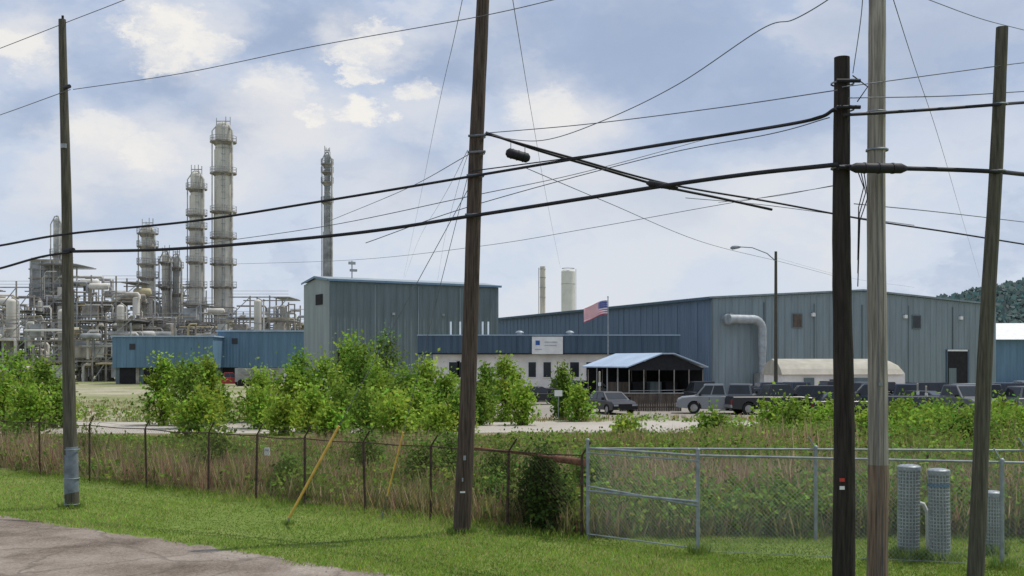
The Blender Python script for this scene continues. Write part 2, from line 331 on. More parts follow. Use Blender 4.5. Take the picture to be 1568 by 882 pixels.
# ---------------------------------------------------------------- utility poles
def pole(name,p0,p1,r0,r1,m,extra=None,m2=None,split=None):
    e=empty(name); b=B(); n=24; P0=Vector(p0);P1=Vector(p1); pts=[];rs=[]
    for i in range(n+1):
        t=i/n; q=P0.lerp(P1,t); q.x+=0.012*math.sin(t*9+p0[0]); pts.append(q); rs.append((r0+(r1-r0)*t)*(1+random.uniform(-0.025,0.025)))
    if m2:
        k=int(split*n); b.tube(pts[:k+1],rs[:k+1],m2,18); b.tube(pts[k:],rs[k:],m,18)
    else: b.tube(pts,rs,m,18)
    b.finish(name+'_shaft',parent=e)
    if extra:
        b=B(); extra(b); b.finish(name+'_hardware',parent=e)
    return e
dL=25.9;dC=22.0;dA=16.5;dB=16.9;dR=17.2
def exL(b):
    x,y=X(110,dL),dL
    b.tube([(x+0.0,y,0.02),(x-0.025,y,Z(684,dL))],[0.165,0.16],'galvblue',18)
    for z in (0.1,0.7,Z(688,dL)): b.ring(x,y,z,0.17,0.012,'galv')
    b.tube([(X(103,dL),y-0.15,Z(137,dL)),(X(114,dL),y-0.3,Z(137,dL))],0.05,'cable',8)
    b.tube([(X(103,dL),y-0.1,Z(385,dL)),(X(120,dL),y-0.3,Z(385,dL))],0.06,'cable',8)
    b.tube([(X(96,dL),y,Z(32,dL)),(X(96,dL),y,Z(24,dL))],0.03,'cable',8)
    b.box((X(101,dL),y-0.14,Z(225,dL)),(0.12,0.06,0.1),'galv')
pole('utility_pole',(X(110,dL),dL,-0.2),(X(96,dL),dL,Z(30,dL)),0.165,0.085,'wood_olive',exL)
def exC(b):
    for py in (210,235,270,330):
        xx=X(707+(817-py)/817*33,dC); b.tube([(xx-0.18,dC-0.12,Z(py,dC)),(xx+0.17,dC-0.2,Z(py,dC))],0.025,'wire',8)
        b.ring(xx,dC,Z(py,dC),0.15,0.012,'wire')
    b.box((X(709,dC),dC-0.185,Z(752,dC)),(0.10,0.02,0.03),'white'); b.box((X(709,dC),dC-0.19,Z(733,dC)),(0.03,0.02,0.07),'galv')
    b.box((X(712,dC),dC-0.18,Z(700,dC)),(0.05,0.02,0.09),'galv')
pole('utility_pole',(X(707,dC),dC,-0.2),(X(741,dC),dC,Z(-60,dC)),0.175,0.125,'wood_brown',exC)
def exA(b):
    y=dA
    b.box((X(1284,dA),y-0.18,Z(745,dA)),(0.07,0.02,0.05),'white'); b.box((X(1284,dA),y-0.18,Z(733,dA)),(0.07,0.02,0.05),'red')
    for py in (168,258,128):
        b.tube([(X(1276,dA),y-0.17,Z(py,dA)),(X(1312,dA),y-0.17,Z(py,dA))],0.03,'cable',8); b.ring(X(1290,dA),y,Z(py,dA),0.165,0.014,'galv')
    for k in range(3):
        b.tube([(X(1306+k*5,dA),y-0.19,Z(262,dA)),(X(1316+3*k,dA),y-0.2,Z(290+8*k,dA)),(X(1309+k,dA),y-0.18,Z(320+10*k,dA)),(X(1308,dA),y-0.17,Z(400+20*k,dA))],0.008,'cable',6)
    b.tube([(X(1300,dA),y-0.17,Z(120,dA)),(X(1322,dA),y-0.2,Z(138,dA)),(X(1307,dA),y-0.18,Z(160,dA))],0.010,'cable',6)
pole('utility_pole',(X(1293,dA),dA,-0.2),(X(1288,dA),dA,Z(88,dA)),0.17,0.115,'wood_dark',exA)
def exB(b):
    b.ring(X(1343,dB),dB,Z(230,dB),0.155,0.02,'galv'); b.ring(X(1342,dB),dB,Z(172,dB),0.15,0.012,'galv')
    for k in range(2): b.tube([(X(1338+8*k,dB),dB-0.155,Z(265,dB)),(X(1340+8*k,dB),dB-0.165,Z(520,dB)),(X(1338+8*k,dB),dB-0.17,0.05)],0.006,'wire',6)
    b.box((X(1343,dB),dB-0.16,Z(588,dB)),(0.06,0.02,0.05),'galv')
pole('utility_pole',(X(1344,dB),dB,-0.2),(X(1342,dB),dB,Z(-70,dB)),0.16,0.125,'wood_pale',exB,'wood_red',0.21)
pole('utility_pole',(X(1491,dR),dR,-0.2),(X(1535,dR),dR,Z(42,dR)),0.13,0.09,'wood_olive',lambda b:(b.ring(X(1527,dR),dR,Z(262,dR),0.12,0.013,'galv'),b.ring(X(1530,dR),dR,Z(160,dR),0.12,0.013,'galv')))

# ---------------------------------------------------------------- wires
def cat(pts,k=10):
    P=[Vector(p) for p in pts]; P=[P[0]*2-P[1]]+P+[P[-1]*2-P[-2]]; out=[]
    for i in range(1,len(P)-2):
        for j in range(k):
            t=j/k; a,b_,c,d_=P[i-1],P[i],P[i+1],P[i+2]
            out.append(0.5*((2*b_)+(c-a)*t+(2*a-5*b_+4*c-d_)*t*t+(3*b_-a-3*c+d_)*t**3))
    out.append(P[-2]); return out
def wr(pts,r,m='cable',name='power_line'):
    b=B(); b.tube(cat([W(*p) for p in pts]),r,m,6); return b.finish(name)
wr([(-60,384,27),(0,376,26.5),(105,358,25.6),(300,338,24.8),(500,307,23.6),(722,270,21.8),(900,240,20),(1100,208,18.1),(1240,184,16.8),(1280,166,16.3)],0.027,name='telephone_cable')
wr([(722,262,21.8),(900,238,20),(1050,214,18.6),(1200,192,17),(1262,176,16.4)],0.012)
wr([(-60,425,27),(0,411,26.6),(60,394,26),(108,386,25.6)],0.028,name='telephone_cable')
wr([(112,385,25.6),(250,382,24.9),(400,371,24.1),(560,355,23.1),(720,331,21.8),(900,303,20),(1020,284,18.8),(1150,266,17.6),(1282,252,16.3)],0.037,name='telephone_cable')
wr([(1284,256,16.3),(1345,258,16.5),(1385,258,16.7),(1460,260,17),(1527,263,17.1),(1568,267,17.8),(1660,276,19)],0.036,name='telephone_cable')
wr([(1292,176,16.3),(1345,173,16.6),(1450,166,17),(1529,160,17.1),(1568,157,17.8),(1680,150,19)],0.026,name='telephone_cable')
wr([(744,203,21.8),(830,232,22.2),(920,258,22.6),(1010,284,23),(1100,303,23.5),(1182,321,24)],0.028,name='telephone_cable')
wr([(744,205,21.8),(870,240,22.2),(1020,281,23),(1185,310,24),(1330,337,26),(1450,355,28),(1568,374,30),(1700,395,32)],0.022,name='telephone_cable')
T1=[
 [(742,204,21.8),(900,190,20.3),(1100,165,18.2),(1282,138,16.3)],[(1290,133,16.3),(1345,126,16.7),(1529,101,17.1),(1568,96,17.8),(1680,84,19)],
 [(1300,150,16.3),(1450,147,17),(1568,140,18),(1680,134,19)],
 [(-60,96,28),(0,74,27),(100,35,25.9),(190,0,24.5),(260,-30,23)],[(-60,194,28),(0,176,27),(108,137,25.6)],
 [(112,137,25.6),(280,112,24.6),(480,71,23.3),(720,28,21.6),(850,-1,20),(920,-20,19)],
 [(742,207,21.8),(830,215,22),(930,182,21),(1040,128,19.5),(1165,45,17.5),(1215,30,16.8),(1270,-2,15.8),(1300,-30,15.4)],
 [(330,405,60),(540,398,50),(735,377,40),(900,350,34),(1100,314,30),(1275,285,27)],
 [(500,340,40),(620,290,30),(724,233,21.8)],[(560,372,24),(720,316,22.2),(1000,240,20),(1180,205,18),(1270,180,16.4)],
 [(800,255,22),(930,310,28),(1080,372,40),(1200,402,55),(1275,422,70)],
 [(1308,312,17),(1440,325,20),(1568,340,24),(1700,356,28)],[(1050,303,24),(1180,315,26),(1400,345,28)],
 [(300,375,30),(500,346,26),(722,300,22),(900,262,24),(1110,205,28)],
 [(712,-20,17),(695,60,22),(668,180,35),(640,320,70),(618,425,140)],
 [(782,-20,15),(795,60,20),(815,180,32),(840,320,60),(858,410,140)],
 [(1365,-10,14),(1400,100,20),(1440,220,32),(1475,340,60),(1500,425,130)],
 [(1322,-20,15),(1318,30,15.5),(1306,112,16.3)],[(1410,-5,16),(1500,28,18),(1568,46,20),(1660,70,22)],
 [(720,225,22),(700,290,40),(680,370,80),(670,430,130)],[(716,230,22),(680,300,40),(640,370,80),(620,425,130)],
 [(1190,395,88),(1300,425,84),(1400,440,80)],[(1100,310,30),(1190,300,28),(1275,284,26)]]
for k,t in enumerate(T1): wr(t,0.0085 if k<14 else 0.0062,'wire')
def splice(pa,pb,r,name='cable_splice_enclosure',hang=None):
    b=B(); a=Vector(W(*pa)); c=Vector(W(*pb)); q=(c-a)
    b.tube([a,a+q*0.06,a+q*0.1,a+q*0.9,a+q*0.94,c],[r*0.5,r*0.8,r,r,r*0.8,r*0.5],'cable',14)
    for t in (0.25,0.5,0.75): b.tube([a+q*(t-0.02),a+q*(t+0.02)],r*1.1,'cable',14)
    if hang:
        for t in (0.2,0.8): b.tube([a+q*t+Vector((0,0,r)),a+q*t+Vector((0,0,hang))],0.008,'wire',6)
    b.finish(name)
splice((775,233,21.8),(811,243,21.9),0.095,hang=0.22)
splice((990,280,19),(1038,288,18.8),0.05)
splice((1302,257,16.2),(1388,258,16.5),0.075)

for a,top,g0,g1 in [((437,803),(722,280),0.02,0.30),((584,795),(722,247),0.07,0.26)]:
    d0=5780/(a[1]-HZ); p0=Vector((X(a[0],d0),d0,0)); p1=Vector(W(top[0],top[1],22)); e=empty('guy_wire')
    b=B(); b.tube([p0,p1],0.007,'wire',6); b.tube([p0-Vector((0,0,0.1)),p0+(p1-p0)*0.02],0.02,'galv',6); b.finish('strand',parent=e)
    b=B(); b.tube([p0.lerp(p1,t) for t in np.linspace(g0,g1,6)],0.028 if a[0]<500 else 0.020,'yellow',10); b.finish('yellow_guard',parent=e)

# ---------------------------------------------------------------- fences
def chain(b,a,c,z0,z1,m,r=0.0016,sp=0.075):
    a=Vector(a);c=Vector(c); L=(c-a).length; q=(c-a)/L; h=z1-z0
    k=-h
    while k<L:
        for s in (1,-1):
            s0=k;s1=k+h; za,zb=(z0,z1) if s>0 else (z1,z0)
            t0=max(0,s0);t1=min(L,s1)
            if t1-t0>0.02:
                A=a+q*t0+Vector((0,0,za+(zb-za)*(t0-s0)/h)); C=a+q*t1+Vector((0,0,za+(zb-za)*(t1-s0)/h))
                b.tube([A,C],r,m,3,smooth=False,caps=False)
        k+=sp
pts=[(-27,43.3),(-24,41.0),(-21,38.7),(-18.6,36.8),(-16.4,35.1),(-14.2,33.4),(-12.1,31.8),(-9.9,30.1),(-7.8,28.5),(-6.3,27.3),(-4.9,26.25),(-3.3,25.0),(-1.75,23.9),(-0.1,22.6),(1.35,21.5)]
fe=empty('rusty_chain_link_fence'); b=B()
for i,p in enumerate(pts):
    lean=random.uniform(-0.05,0.05); hh=1.62+random.uniform(-.03,.03)
    b.tube([(p[0],p[1],-0.1),(p[0]+lean,p[1],hh)],0.030,'rust',8)
    b.tube([(p[0]+lean,p[1],hh),(p[0]+lean+0.16,p[1]-0.12,hh+0.26)],0.018,'rust',6)
for i in range(len(pts)-1):
    a,c=pts[i],pts[i+1]
    for z in (1.60,):
        sag=random.uniform(0,0.07); b.tube([(a[0],a[1],z),((a[0]+c[0])/2,(a[1]+c[1])/2,z-sag),(c[0],c[1],z)],0.014,'rust',6)
    for t in (0.4,0.7,1.0):
        b.tube([(a[0]+0.16*t,a[1]-0.12*t,1.62+0.26*t),((a[0]+c[0])/2+0.16*t,(a[1]+c[1])/2-0.12*t,1.62+0.26*t-random.uniform(0.01,0.06)),(c[0]+0.16*t,c[1]-0.12*t,1.62+0.26*t)],0.004,'rustwire',4)
b.finish('posts_and_rails',parent=fe)
b=B()
for i in range(len(pts)-1): chain(b,(*pts[i],0),(*pts[i+1],0),0.03,1.58,'rustwire',0.0020,0.085)
b.finish('wire_mesh',parent=fe)
b=B(); b.box((X(411,27.6),27.45,Z(691,27.5)),(0.20,0.012,0.20),'white',-0.65); b.box((X(411,27.6)-0.008,27.44,Z(689,27.5)),(0.12,0.012,0.04),'siggrey',-0.65); b.finish('fence_sign')
b=B(); b.tube([(X(725,23.6),23.6,Z(686,23.6)),(X(800,22.6),22.6,Z(694,22.6)),(X(895,21.6),21.6,Z(708,21.6))],0.030,'orange',8); b.tube([(X(850,22.1),22.05,Z(702,22.1)),(X(895,21.6),21.55,Z(708,21.6))],0.07,'orange',8); b.finish('rusty_pipe_rail')
fg=empty('galvanized_chain_link_fence'); b=B()
fr=[(1.46,21.4),(3.3,19.7),(8.1,18.35),(12.5,17.2)]; bk=[(1.62,21.45),(5.8,21.2),(9.7,20.95),(14,20.7)]
for p,hh in [(fr[0],1.9),(fr[1],1.85),(fr[2],1.78),(fr[3],1.78),(bk[1],1.78),(bk[2],1.78),(bk[3],1.78)]:
    b.tube([(p[0],p[1],-0.1),(p[0],p[1],hh)],0.034,'galv',10); b.dome(p[0],p[1],hh,0.042,0.04,'galv',10)
for p in (bk[1],bk[2],fr[2]): b.tube([(p[0],p[1],1.75),(p[0]-0.14,p[1],1.98)],0.014,'galv',6)
def rail(a,c,z,r=0.020,off=0.0): b.tube([(a[0],a[1]+off,z),(c[0],c[1]+off,z)],r,'galv',8)
for i in range(3): rail(fr[i],fr[i+1],1.75); rail(bk[i],bk[i+1],1.74)
rail(fr[0],fr[1],0.93,0.022,-0.04); rail(fr[0],fr[1],0.10,0.012,-0.04); rail(fr[0],(3.3,19.7),1.66,0.014,-0.05)
b.tube([(fr[0][0],fr[0][1]-.04,1.02),(fr[1][0],fr[1][1]-.04,0.86)],0.018,'galv',6)
for i in (1,2): rail(fr[i],fr[i+1],0.06,0.004)
b.finish('posts_and_rails',parent=fg)
b=B()
for i in range(3): chain(b,(*fr[i],0),(*fr[i+1],0),0.04,1.73,'galv',0.0016); chain(b,(*bk[i],0),(*bk[i+1],0),0.04,1.72,'galv',0.0014,0.09)
b.finish('wire_mesh',parent=fg)

for px,d,ty,hw,tilt in [(1391,19.3,716,16.5,0.01),(1439,19.0,722,16,-0.02),(1520,19.6,756,13,0.0)]:
    e=empty('utility_pedestal',(X(px,d),d,0)); h=Z(ty,d); r=hw*d/F; b=B()
    b.tube([(0,0,0),(tilt,0,h)],r*0.86,'steel',20)
    for k in range(int(h/0.06)):
        z=0.04+k*0.06
        if z<h-0.05: b.ring(tilt*z/h,0,z,r*0.93,0.013,'ped',18)
    for k in range(20):
        a=2*math.pi*k/20; b.tube([(r*0.94*math.cos(a),r*0.94*math.sin(a),0.02),(tilt+r*0.94*math.cos(a),r*0.94*math.sin(a),h-0.03)],0.012,'ped',4)
    b.finish('perforated_casing',parent=e)
    b=B(); b.tube([(tilt,0,h-0.05),(tilt,0,h+0.02)],r*1.06,'galv',20); b.dome(tilt,0,h+0.02,r*1.06,0.04,'galv',20); b.cyl(0,0,0,0.06,r*1.15,'steel',20)
    b.finish('cap_and_base',parent=e)
    if px==1439: b=B(); b.tube([(tilt,0,h-0.25),(tilt,0,h-0.2)],r*1.03,'siding_sky',20,caps=False); b.finish('blue_band',parent=e)
b=B(); d=19.4; b.tube([W(1400,768,d),W(1414,772,d),W(1420,785,d),W(1421,860,d)],0.035,'white',10); b.tube([W(1400,768,d),W(1385,768,d)],0.045,'galv',10); b.finish('white_vent_pipe')
# taller tufts where the mower cannot reach, round poles and pedestals
C=[];U=[];Wd=[];K=[]
for (cx,cy,rr,nn,hh) in [(X(707,dC),dC,0.30,500,0.16),(X(110,dL),dL,0.3,400,0.15),(X(1391,19.3),19.3,0.35,700,0.22),(X(1439,19),19.0,0.35,700,0.2),(X(1520,19.6),19.6,0.3,500,0.25),(3.3,19.7,0.2,300,0.2),(-4.7,23.3,0.15,120,0.12),(8.1,18.35,0.25,300,0.2)]:
    a=rng.random(nn)*6.283; r_=rr*(0.4+0.6*rng.random(nn)); c,u,w_=strands(cx+r_*np.cos(a),cy+r_*np.sin(a),hh*(0.4+0.8*rng.random(nn)),0.006+0*a,0.4); C.append(c);U.append(u);Wd.append(w_);K.append(addcol((0.22,0.31,0.07),nn,0.25))
leaf_mesh('unmown_grass_tufts',np.concatenate(C),np.concatenate(U),np.concatenate(Wd),np.concatenate(K),M['grass'])

# ---------------------------------------------------------------- buildings
O=(22.5,125.0); rz=math.atan2(16,39); Wd_=42.1; Dp=66.0; he=10.6; hp=11.9; Wd=Wd_
e=empty('blue_metal_warehouse',(*O,0),rz)
b=B(); b.add([(0,0,0),(Wd,0,0),(Wd,0,he),(Wd/2,0,hp),(0,0,he)],[(0,1,2,3,4)],'siding_g')
b.add([(Wd,0,0),(Wd,Dp,0),(Wd,Dp,he),(Wd,0,he)],[(0,1,2,3)],'siding_g'); b.add([(0,Dp,0),(Wd,Dp,0),(Wd,Dp,he),(Wd/2,Dp,hp),(0,Dp,he)],[(4,3,2,1,0)],'siding_g')
k=0.0
while k<Wd:
    top=he+(hp-he)*(1-abs(k-Wd/2)/(Wd/2)); b.box((k,-0.02,top/2-0.1),(0.06,0.04,top-0.25),'siding_g'); k+=0.9
b.finish('gable_walls',parent=e)
b=B(); b.add([(0,0,0),(0,Dp,0),(0,Dp,he),(0,0,he)],[(3,2,1,0)],'siding_b')
k=1.5
while k<Dp: b.box((-0.02,k,he/2-0.1),(0.04,0.08,he-0.3),'siding_b'); k+=1.5
b.finish('side_wall',parent=e)
b=B()
for s in (0,1):
    x0=-0.35 if s==0 else Wd+0.35
    b.add([(x0,-0.3,he+0.01),(Wd/2,-0.3,hp+0.05),(Wd/2,Dp+.3,hp+0.05),(x0,Dp+.3,he+0.01),(x0,-0.3,he+0.22),(Wd/2,-0.3,hp+0.26),(Wd/2,Dp+.3,hp+0.26),(x0,Dp+.3,he+0.22)],[(0,1,2,3),(4,5,6,7),(0,4,7,3),(0,1,5,4),(3,2,6,7)],'siding_g')
b.finish('roof',parent=e)
b=B(); b.box((-0.42,Dp/2,he+0.02),(0.14,Dp,0.25),'siding_db'); b.box((0.0,-0.08,he/2),(0.2,0.12,he-0.3),'siding_t'); 
for kx in (7.0,14.0,21.0,28.0,35.0): b.box((kx,-0.06,5.2),(0.10,0.08,10.2),'siding_t')
b.finish('gutter_and_trim',parent=e)
def onwall(px,py):
    s=(px-784)/F
    t=(s*O[1]-O[0])/(math.cos(rz)-s*math.sin(rz)); dd=O[1]+t*math.sin(rz); return t,Z(py,dd),dd
b=B()
for px,py,w,h,m in [(1220,491,1.25,1.45,'brownwood'),(1403,493,1.1,1.45,'glass')]:
    t,z,dd=onwall(px,py); b.box((t,-0.06,z),(w+0.25,0.10,h+0.25),'siding_t'); b.box((t,-0.10,z),(w,0.08,h),m)
for px,py in [(1118,483),(1244,482),(1385,485),(1470,487)]:
    t,z,dd=onwall(px,py); b.box((t,-0.15,z),(0.45,0.3,0.4),'white' if px!=1118 else 'steel'); b.box((t,-0.15,z+.25),(0.3,0.2,0.12),'galv')
t,z,dd=onwall(1465,570); b.box((t,-0.06,2.5),(3.2,0.12,5.0),'dark'); b.box((t,-0.1,4.9),(3.5,0.16,0.2),'white'); 
for s in (-1,1): b.box((t+s*1.7,-0.1,2.5),(0.18,0.16,5.0),'siding_db')
b.box((t-0.8,-0.14,1.4),(1.2,0.05,2.6),'siding_t'); b.finish('windows_doors_and_lights',parent=e)
b=B(); t0,z0,dd=onwall(1112,489); t1,_,_=onwall(1148,489); t2,_,_=onwall(1160,489)
b.tube([(t0,0.0,z0),(t0,-0.7,z0)],0.62,'duct',18)
arcp=[(t0-0.2,-0.9,z0),(t0+0.8,-0.9,z0+.02)]+[(t2-1.2+1.2*math.sin(a),-0.9,z0-1.2+1.2*math.cos(a)) for a in np.linspace(0.05,math.pi/2,6)]+[(t2,-0.9,z0-2.8),(t2,-0.9,z0-4.5),(t2,-0.9,2.2)]
b.tube(arcp,[0.50]*(len(arcp)-3)+[0.5,0.40,0.40],'duct',18)
for zz in (3,4.5,6): b.ring(t2,-0.9,zz,0.42,0.04,'steel')
b.box((t2,-0.9,1.1),(1.4,1.2,2.2),'steel'); b.finish('exhaust_duct',parent=e)

O2=(-22.2,135.0); rz2=math.atan2(12,20); W2=23.8; D2=8.8; h2=13.3
e=empty('tall_metal_building',(*O2,0),rz2); b=B()
b.add([(0,0,0),(W2,0,0),(W2,0,h2),(0,0,h2)],[(0,1,2,3)],'siding_t'); b.add([(0,0,0),(0,D2,0),(0,D2,h2),(0,D2*0.5,h2+0.6),(0,0,h2)],[(4,3,2,1,0)],'siding_gl')
b.add([(W2,0,0),(W2,D2,0),(W2,D2,h2),(W2,D2*0.5,h2+0.6),(W2,0,h2)],[(0,1,2,3,4)],'siding_t'); b.add([(0,D2,0),(W2,D2,0),(W2,D2,h2),(0,D2,h2)],[(3,2,1,0)],'siding_t')
k=0.9
while k<W2: b.box((k,-0.02,h2/2-0.1),(0.06,0.04,h2-0.3),'siding_t'); k+=0.9
for kx in (6,12,18): b.box((kx,-0.05,h2/2-0.1),(0.12,0.05,h2-0.3),'siding_g')
b.finish('walls',parent=e)
b=B(); b.prism([(-0.3,h2+0.02),(W2+0.3,h2+0.02),(W2+0.3,h2+0.28),(-0.3,h2+0.28)],-0.35,-0.02,'trim')
b.add([(-0.3,-0.02,h2+0.28),(W2+.3,-0.02,h2+0.28),(W2+.3,D2/2,h2+0.9),(-.3,D2/2,h2+0.9)],[(0,1,2,3)],'roof'); b.add([(-0.3,D2/2,h2+0.9),(W2+.3,D2/2,h2+0.9),(W2+.3,D2+.2,h2+0.28),(-.3,D2+.2,h2+0.28)],[(0,1,2,3)],'roof')
b.add([(-0.3,-0.3,h2+0.02),(-0.3,D2/2,h2+0.62),(-0.3,D2/2,h2+0.9),(-0.3,-0.3,h2+0.28)],[(0,1,2,3)],'trim'); b.add([(-0.3,D2/2,h2+0.62),(-0.3,D2+.2,h2+0.02),(-0.3,D2+.2,h2+0.28),(-0.3,D2/2,h2+0.9)],[(0,1,2,3)],'trim')
b.finish('roof_and_trim',parent=e)
b=B(); b.box((2.4,-0.06,2.4),(2.6,0.12,4.8),'dark'); b.box((2.4,-0.1,4.9),(3.0,0.16,0.25),'siding_g'); b.box((-0.06,3.3,11.2),(0.1,2.2,1.3),'dark'); 
for xx in (8.5,15.5): b.box((xx,-0.12,9.5),(0.35,0.2,0.3),'steel')
b.finish('doors_and_louvres',parent=e)
b=B(); xx=4.2; b.tube([(xx,3,h2),(xx,3,h2+2.9)],0.07,'steel',6); b.box((xx,3,h2+2.6),(0.9,0.2,0.35),'steel'); b.box((xx+0.2,3,h2+1.7),(0.9,0.3,0.3),'steel'); b.finish('roof_mast',parent=e)

dO=112.; x0=X(640,dO); x1=X(1040,dO); zt=Z(514,dO); zb=Z(541,dO); e=empty('office_building',(x0,dO,0)); L=x1-x0
b=B(); b.box((L/2,4.2,zb/2),(L-3.0,7.6,zb),'offwhite'); b.finish('white_walls',parent=e)
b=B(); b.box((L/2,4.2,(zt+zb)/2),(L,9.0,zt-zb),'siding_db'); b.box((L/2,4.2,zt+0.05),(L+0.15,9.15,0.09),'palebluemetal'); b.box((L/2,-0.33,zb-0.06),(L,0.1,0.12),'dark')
k=0.4
while k<L: b.box((k,-0.33,(zt+zb)/2),(0.06,0.05,zt-zb-0.05),'siding_db'); k+=0.6
b.finish('blue_fascia',parent=e)
b=B()
for px,w in [(695,1.0),(708,1.0),(815,0.75),(838,0.75),(880,0.9),(905,0.9),(768,1.0)]:
    xx=X(px,dO)-x0; b.box((xx,0.36,Z(566,dO)),(w+0.2,0.1,1.7),'white'); b.box((xx,0.32,Z(566,dO)),(w,0.1,1.5),'glass')
b.box((X(790,dO)-x0,0.34,1.2),(1.0,0.1,2.3),'glass'); b.finish('windows_and_door',parent=e)
b=B(); xs=X(838,dO)-x0; b.box((xs,-0.48,Z(529,dO)),(3.1,0.12,1.75),'white'); b.box((xs-0.98,-0.56,Z(525,dO)),(0.42,0.04,0.45),'signblue'); b.box((xs+0.35,-0.56,Z(524,dO)),(1.3,0.04,0.07),'siggrey'); b.box((xs+0.3,-0.56,Z(529,dO)),(1.2,0.04,0.05),'siggrey'); b.box((xs-0.9,-0.56,Z(535,dO)),(0.7,0.04,0.06),'siggrey')
b.finish('wall_sign',parent=e)
b=B(); 
for px in (796,875): xx=X(px,dO)-x0; b.cyl(xx,3,zt,zt+0.35,0.25,'galv',12); b.dome(xx,3,zt+0.35,0.45,0.25,'galv',12)
for px in (686,701,737,746): xx=X(px,dO)-x0; b.cyl(xx,5,zt,zt+1.6,0.09,'white',8)
b.finish('roof_vents',parent=e)

for a,c_,ty,d in [(172,326,516,172),(333,466,508,178)]:
    e=empty('low_blue_building',(X(a,d),d,0)); L=X(c_,d)-X(a,d); h=Z(ty,d); b=B()
    b.box((L/2,5,(h+2.6)/2),(L,10,h-2.6),'siding_sky'); b.box((L/2,5.3,1.3),(L-0.6,9.4,2.6),'siding_t'); b.box((L/2,5,h+0.12),(L+0.5,10.5,0.22),'palebluemetal'); b.finish('walls_and_roof',parent=e)
    b=B()
    for k in range(4): b.box((L*(0.14+0.24*k),0.5,1.5),(2.4,0.2,2.7),'dark'); b.box((L*(0.14+0.24*k)+1.6,0.45,1.5),(0.5,0.2,2.8),'rstruct')
    for k in range(int(L/1.5)): b.box((0.6+k*1.5,-0.02,(h+2.6)/2),(0.08,0.05,h-2.8),'siding_sky')
    b.box((L*0.2,-0.05,h-1.5),(0.9,0.1,0.9),'glass'); b.finish('doors_and_ribs',parent=e)

d=165.; e=empty('white_roof_building',(X(1521,d),d,0)); b=B(); L=30; h=Z(520,d); b.box((L/2,8,h/2),(L,16,h),'siding_sky')
b.add([(-1,-1,h),(L,-1,h),(L,8,Z(492,d)),(-1,8,Z(492,d))],[(0,1,2,3)],'white'); b.add([(-1,8,Z(492,d)),(L,8,Z(492,d)),(L,17,h),(-1,17,h)],[(0,1,2,3)],'white'); b.add([(-0.2,0,h),(-0.2,8,Z(492,d)-.1),(-0.2,16,h)],[(0,1,2)],'siding_sky')
b.box((L/2,-0.1,1.6),(6,0.2,3.2),'dark'); b.finish('walls_and_roof',parent=e)

d=104.; e=empty('tan_storage_shed',(X(1197,d),d,0),0.12); L=12.4; b=B(); ez=2.35; rzh=3.75; wd=5.4
b.box((L/2,wd/2,ez/2),(L-0.3,wd-0.4,ez),'offwhite'); b.finish('walls',parent=e); b=B()
pr=[(-0.1,ez-0.08),(0.35,ez+0.45),(1.0,ez+0.95),(wd/2,rzh),(wd-1.0,ez+0.95),(wd-.35,ez+.45),(wd+.1,ez-.08)]; n=len(pr); secs=[(0,1.0),(L-1.2,1.0),(L-0.4,0.82),(L,0.5)]
vs=[(xx,wd/2+(p[0]-wd/2)*(0.6+0.4*s),ez-0.08+(p[1]-ez+0.08)*s) for xx,s in secs for p in pr]
b.add(vs,[(i+j*n,i+1+j*n,i+1+(j+1)*n,i+(j+1)*n) for j in range(3) for i in range(n-1)]+[tuple(range(n))[::-1],tuple(range(3*n,4*n))],'tan')
b.finish('roof',parent=e); b=B(); b.box((L*0.22,0.15,1.0),(1.0,0.08,1.9),'siding_t'); b.box((L*0.65,0.15,1.2),(2.4,0.08,1.5),'siding_t'); b.box((L*0.42,0.15,1.4),(0.9,0.08,0.8),'glass'); b.finish('doors_and_window',parent=e)

d=90.; e=empty('carport_shelter',(X(962,d),d,0),math.radians(28)); gw=7.6; gl=6.4; eh=3.05; ah=4.15; b=B()
o=0.3
def rp(y,dz): return [(-o,y,eh-0.08+dz),(gw*0.42,y,ah-0.06+dz),(gw*0.58,y,ah-0.06+dz),(gw+o,y,eh-0.08+dz)]
vs=rp(-o,0)+rp(gl+o,0)+rp(-o,.1)+rp(gl+o,.1)
b.add(vs,[(0,1,5,4),(1,2,6,5),(2,3,7,6),(8,9,13,12),(9,10,14,13),(10,11,15,14),(0,1,9,8),(1,2,10,9),(2,3,11,10),(4,5,13,12),(5,6,14,13),(6,7,15,14),(0,4,12,8),(3,7,15,11)],'palebluemetal')
b.finish('roof',parent=e); b=B()
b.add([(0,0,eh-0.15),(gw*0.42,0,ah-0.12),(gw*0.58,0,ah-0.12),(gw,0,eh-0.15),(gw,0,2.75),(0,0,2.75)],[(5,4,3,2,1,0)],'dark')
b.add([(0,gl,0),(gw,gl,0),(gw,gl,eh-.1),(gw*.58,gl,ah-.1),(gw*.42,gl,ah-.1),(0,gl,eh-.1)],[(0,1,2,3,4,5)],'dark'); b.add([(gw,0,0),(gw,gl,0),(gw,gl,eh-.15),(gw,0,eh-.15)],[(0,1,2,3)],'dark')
for k in range(6):
    for yy in (0.05,gl-0.1): b.cyl(gw*k/5 if 0<k<5 else (0.08 if k==0 else gw-0.08),yy-0.06,0,2.8,0.045,'rstruct',8)
for yy in (1.6,3.2,4.8): b.cyl(0.05,yy,0,3.0,0.055,'steel',8)
for k in range(4): b.box((1.3+1.7*k,3.5,0.9),(1.2,1.4,1.7),['brownwood','dark','siding_t','dark'][k])
b.beam((0.05,-0.08,1.1),(gw,-0.08,1.1),0.06,'steel'); b.finish('posts_and_stores',parent=e)
d=77.; b=B(); L=X(1047,d)-X(950,d)
for k in range(int(L/0.16)): b.box((k*0.16,0,0.62+random.uniform(-.02,.02)),(0.145,0.03,1.2),'brownwood')
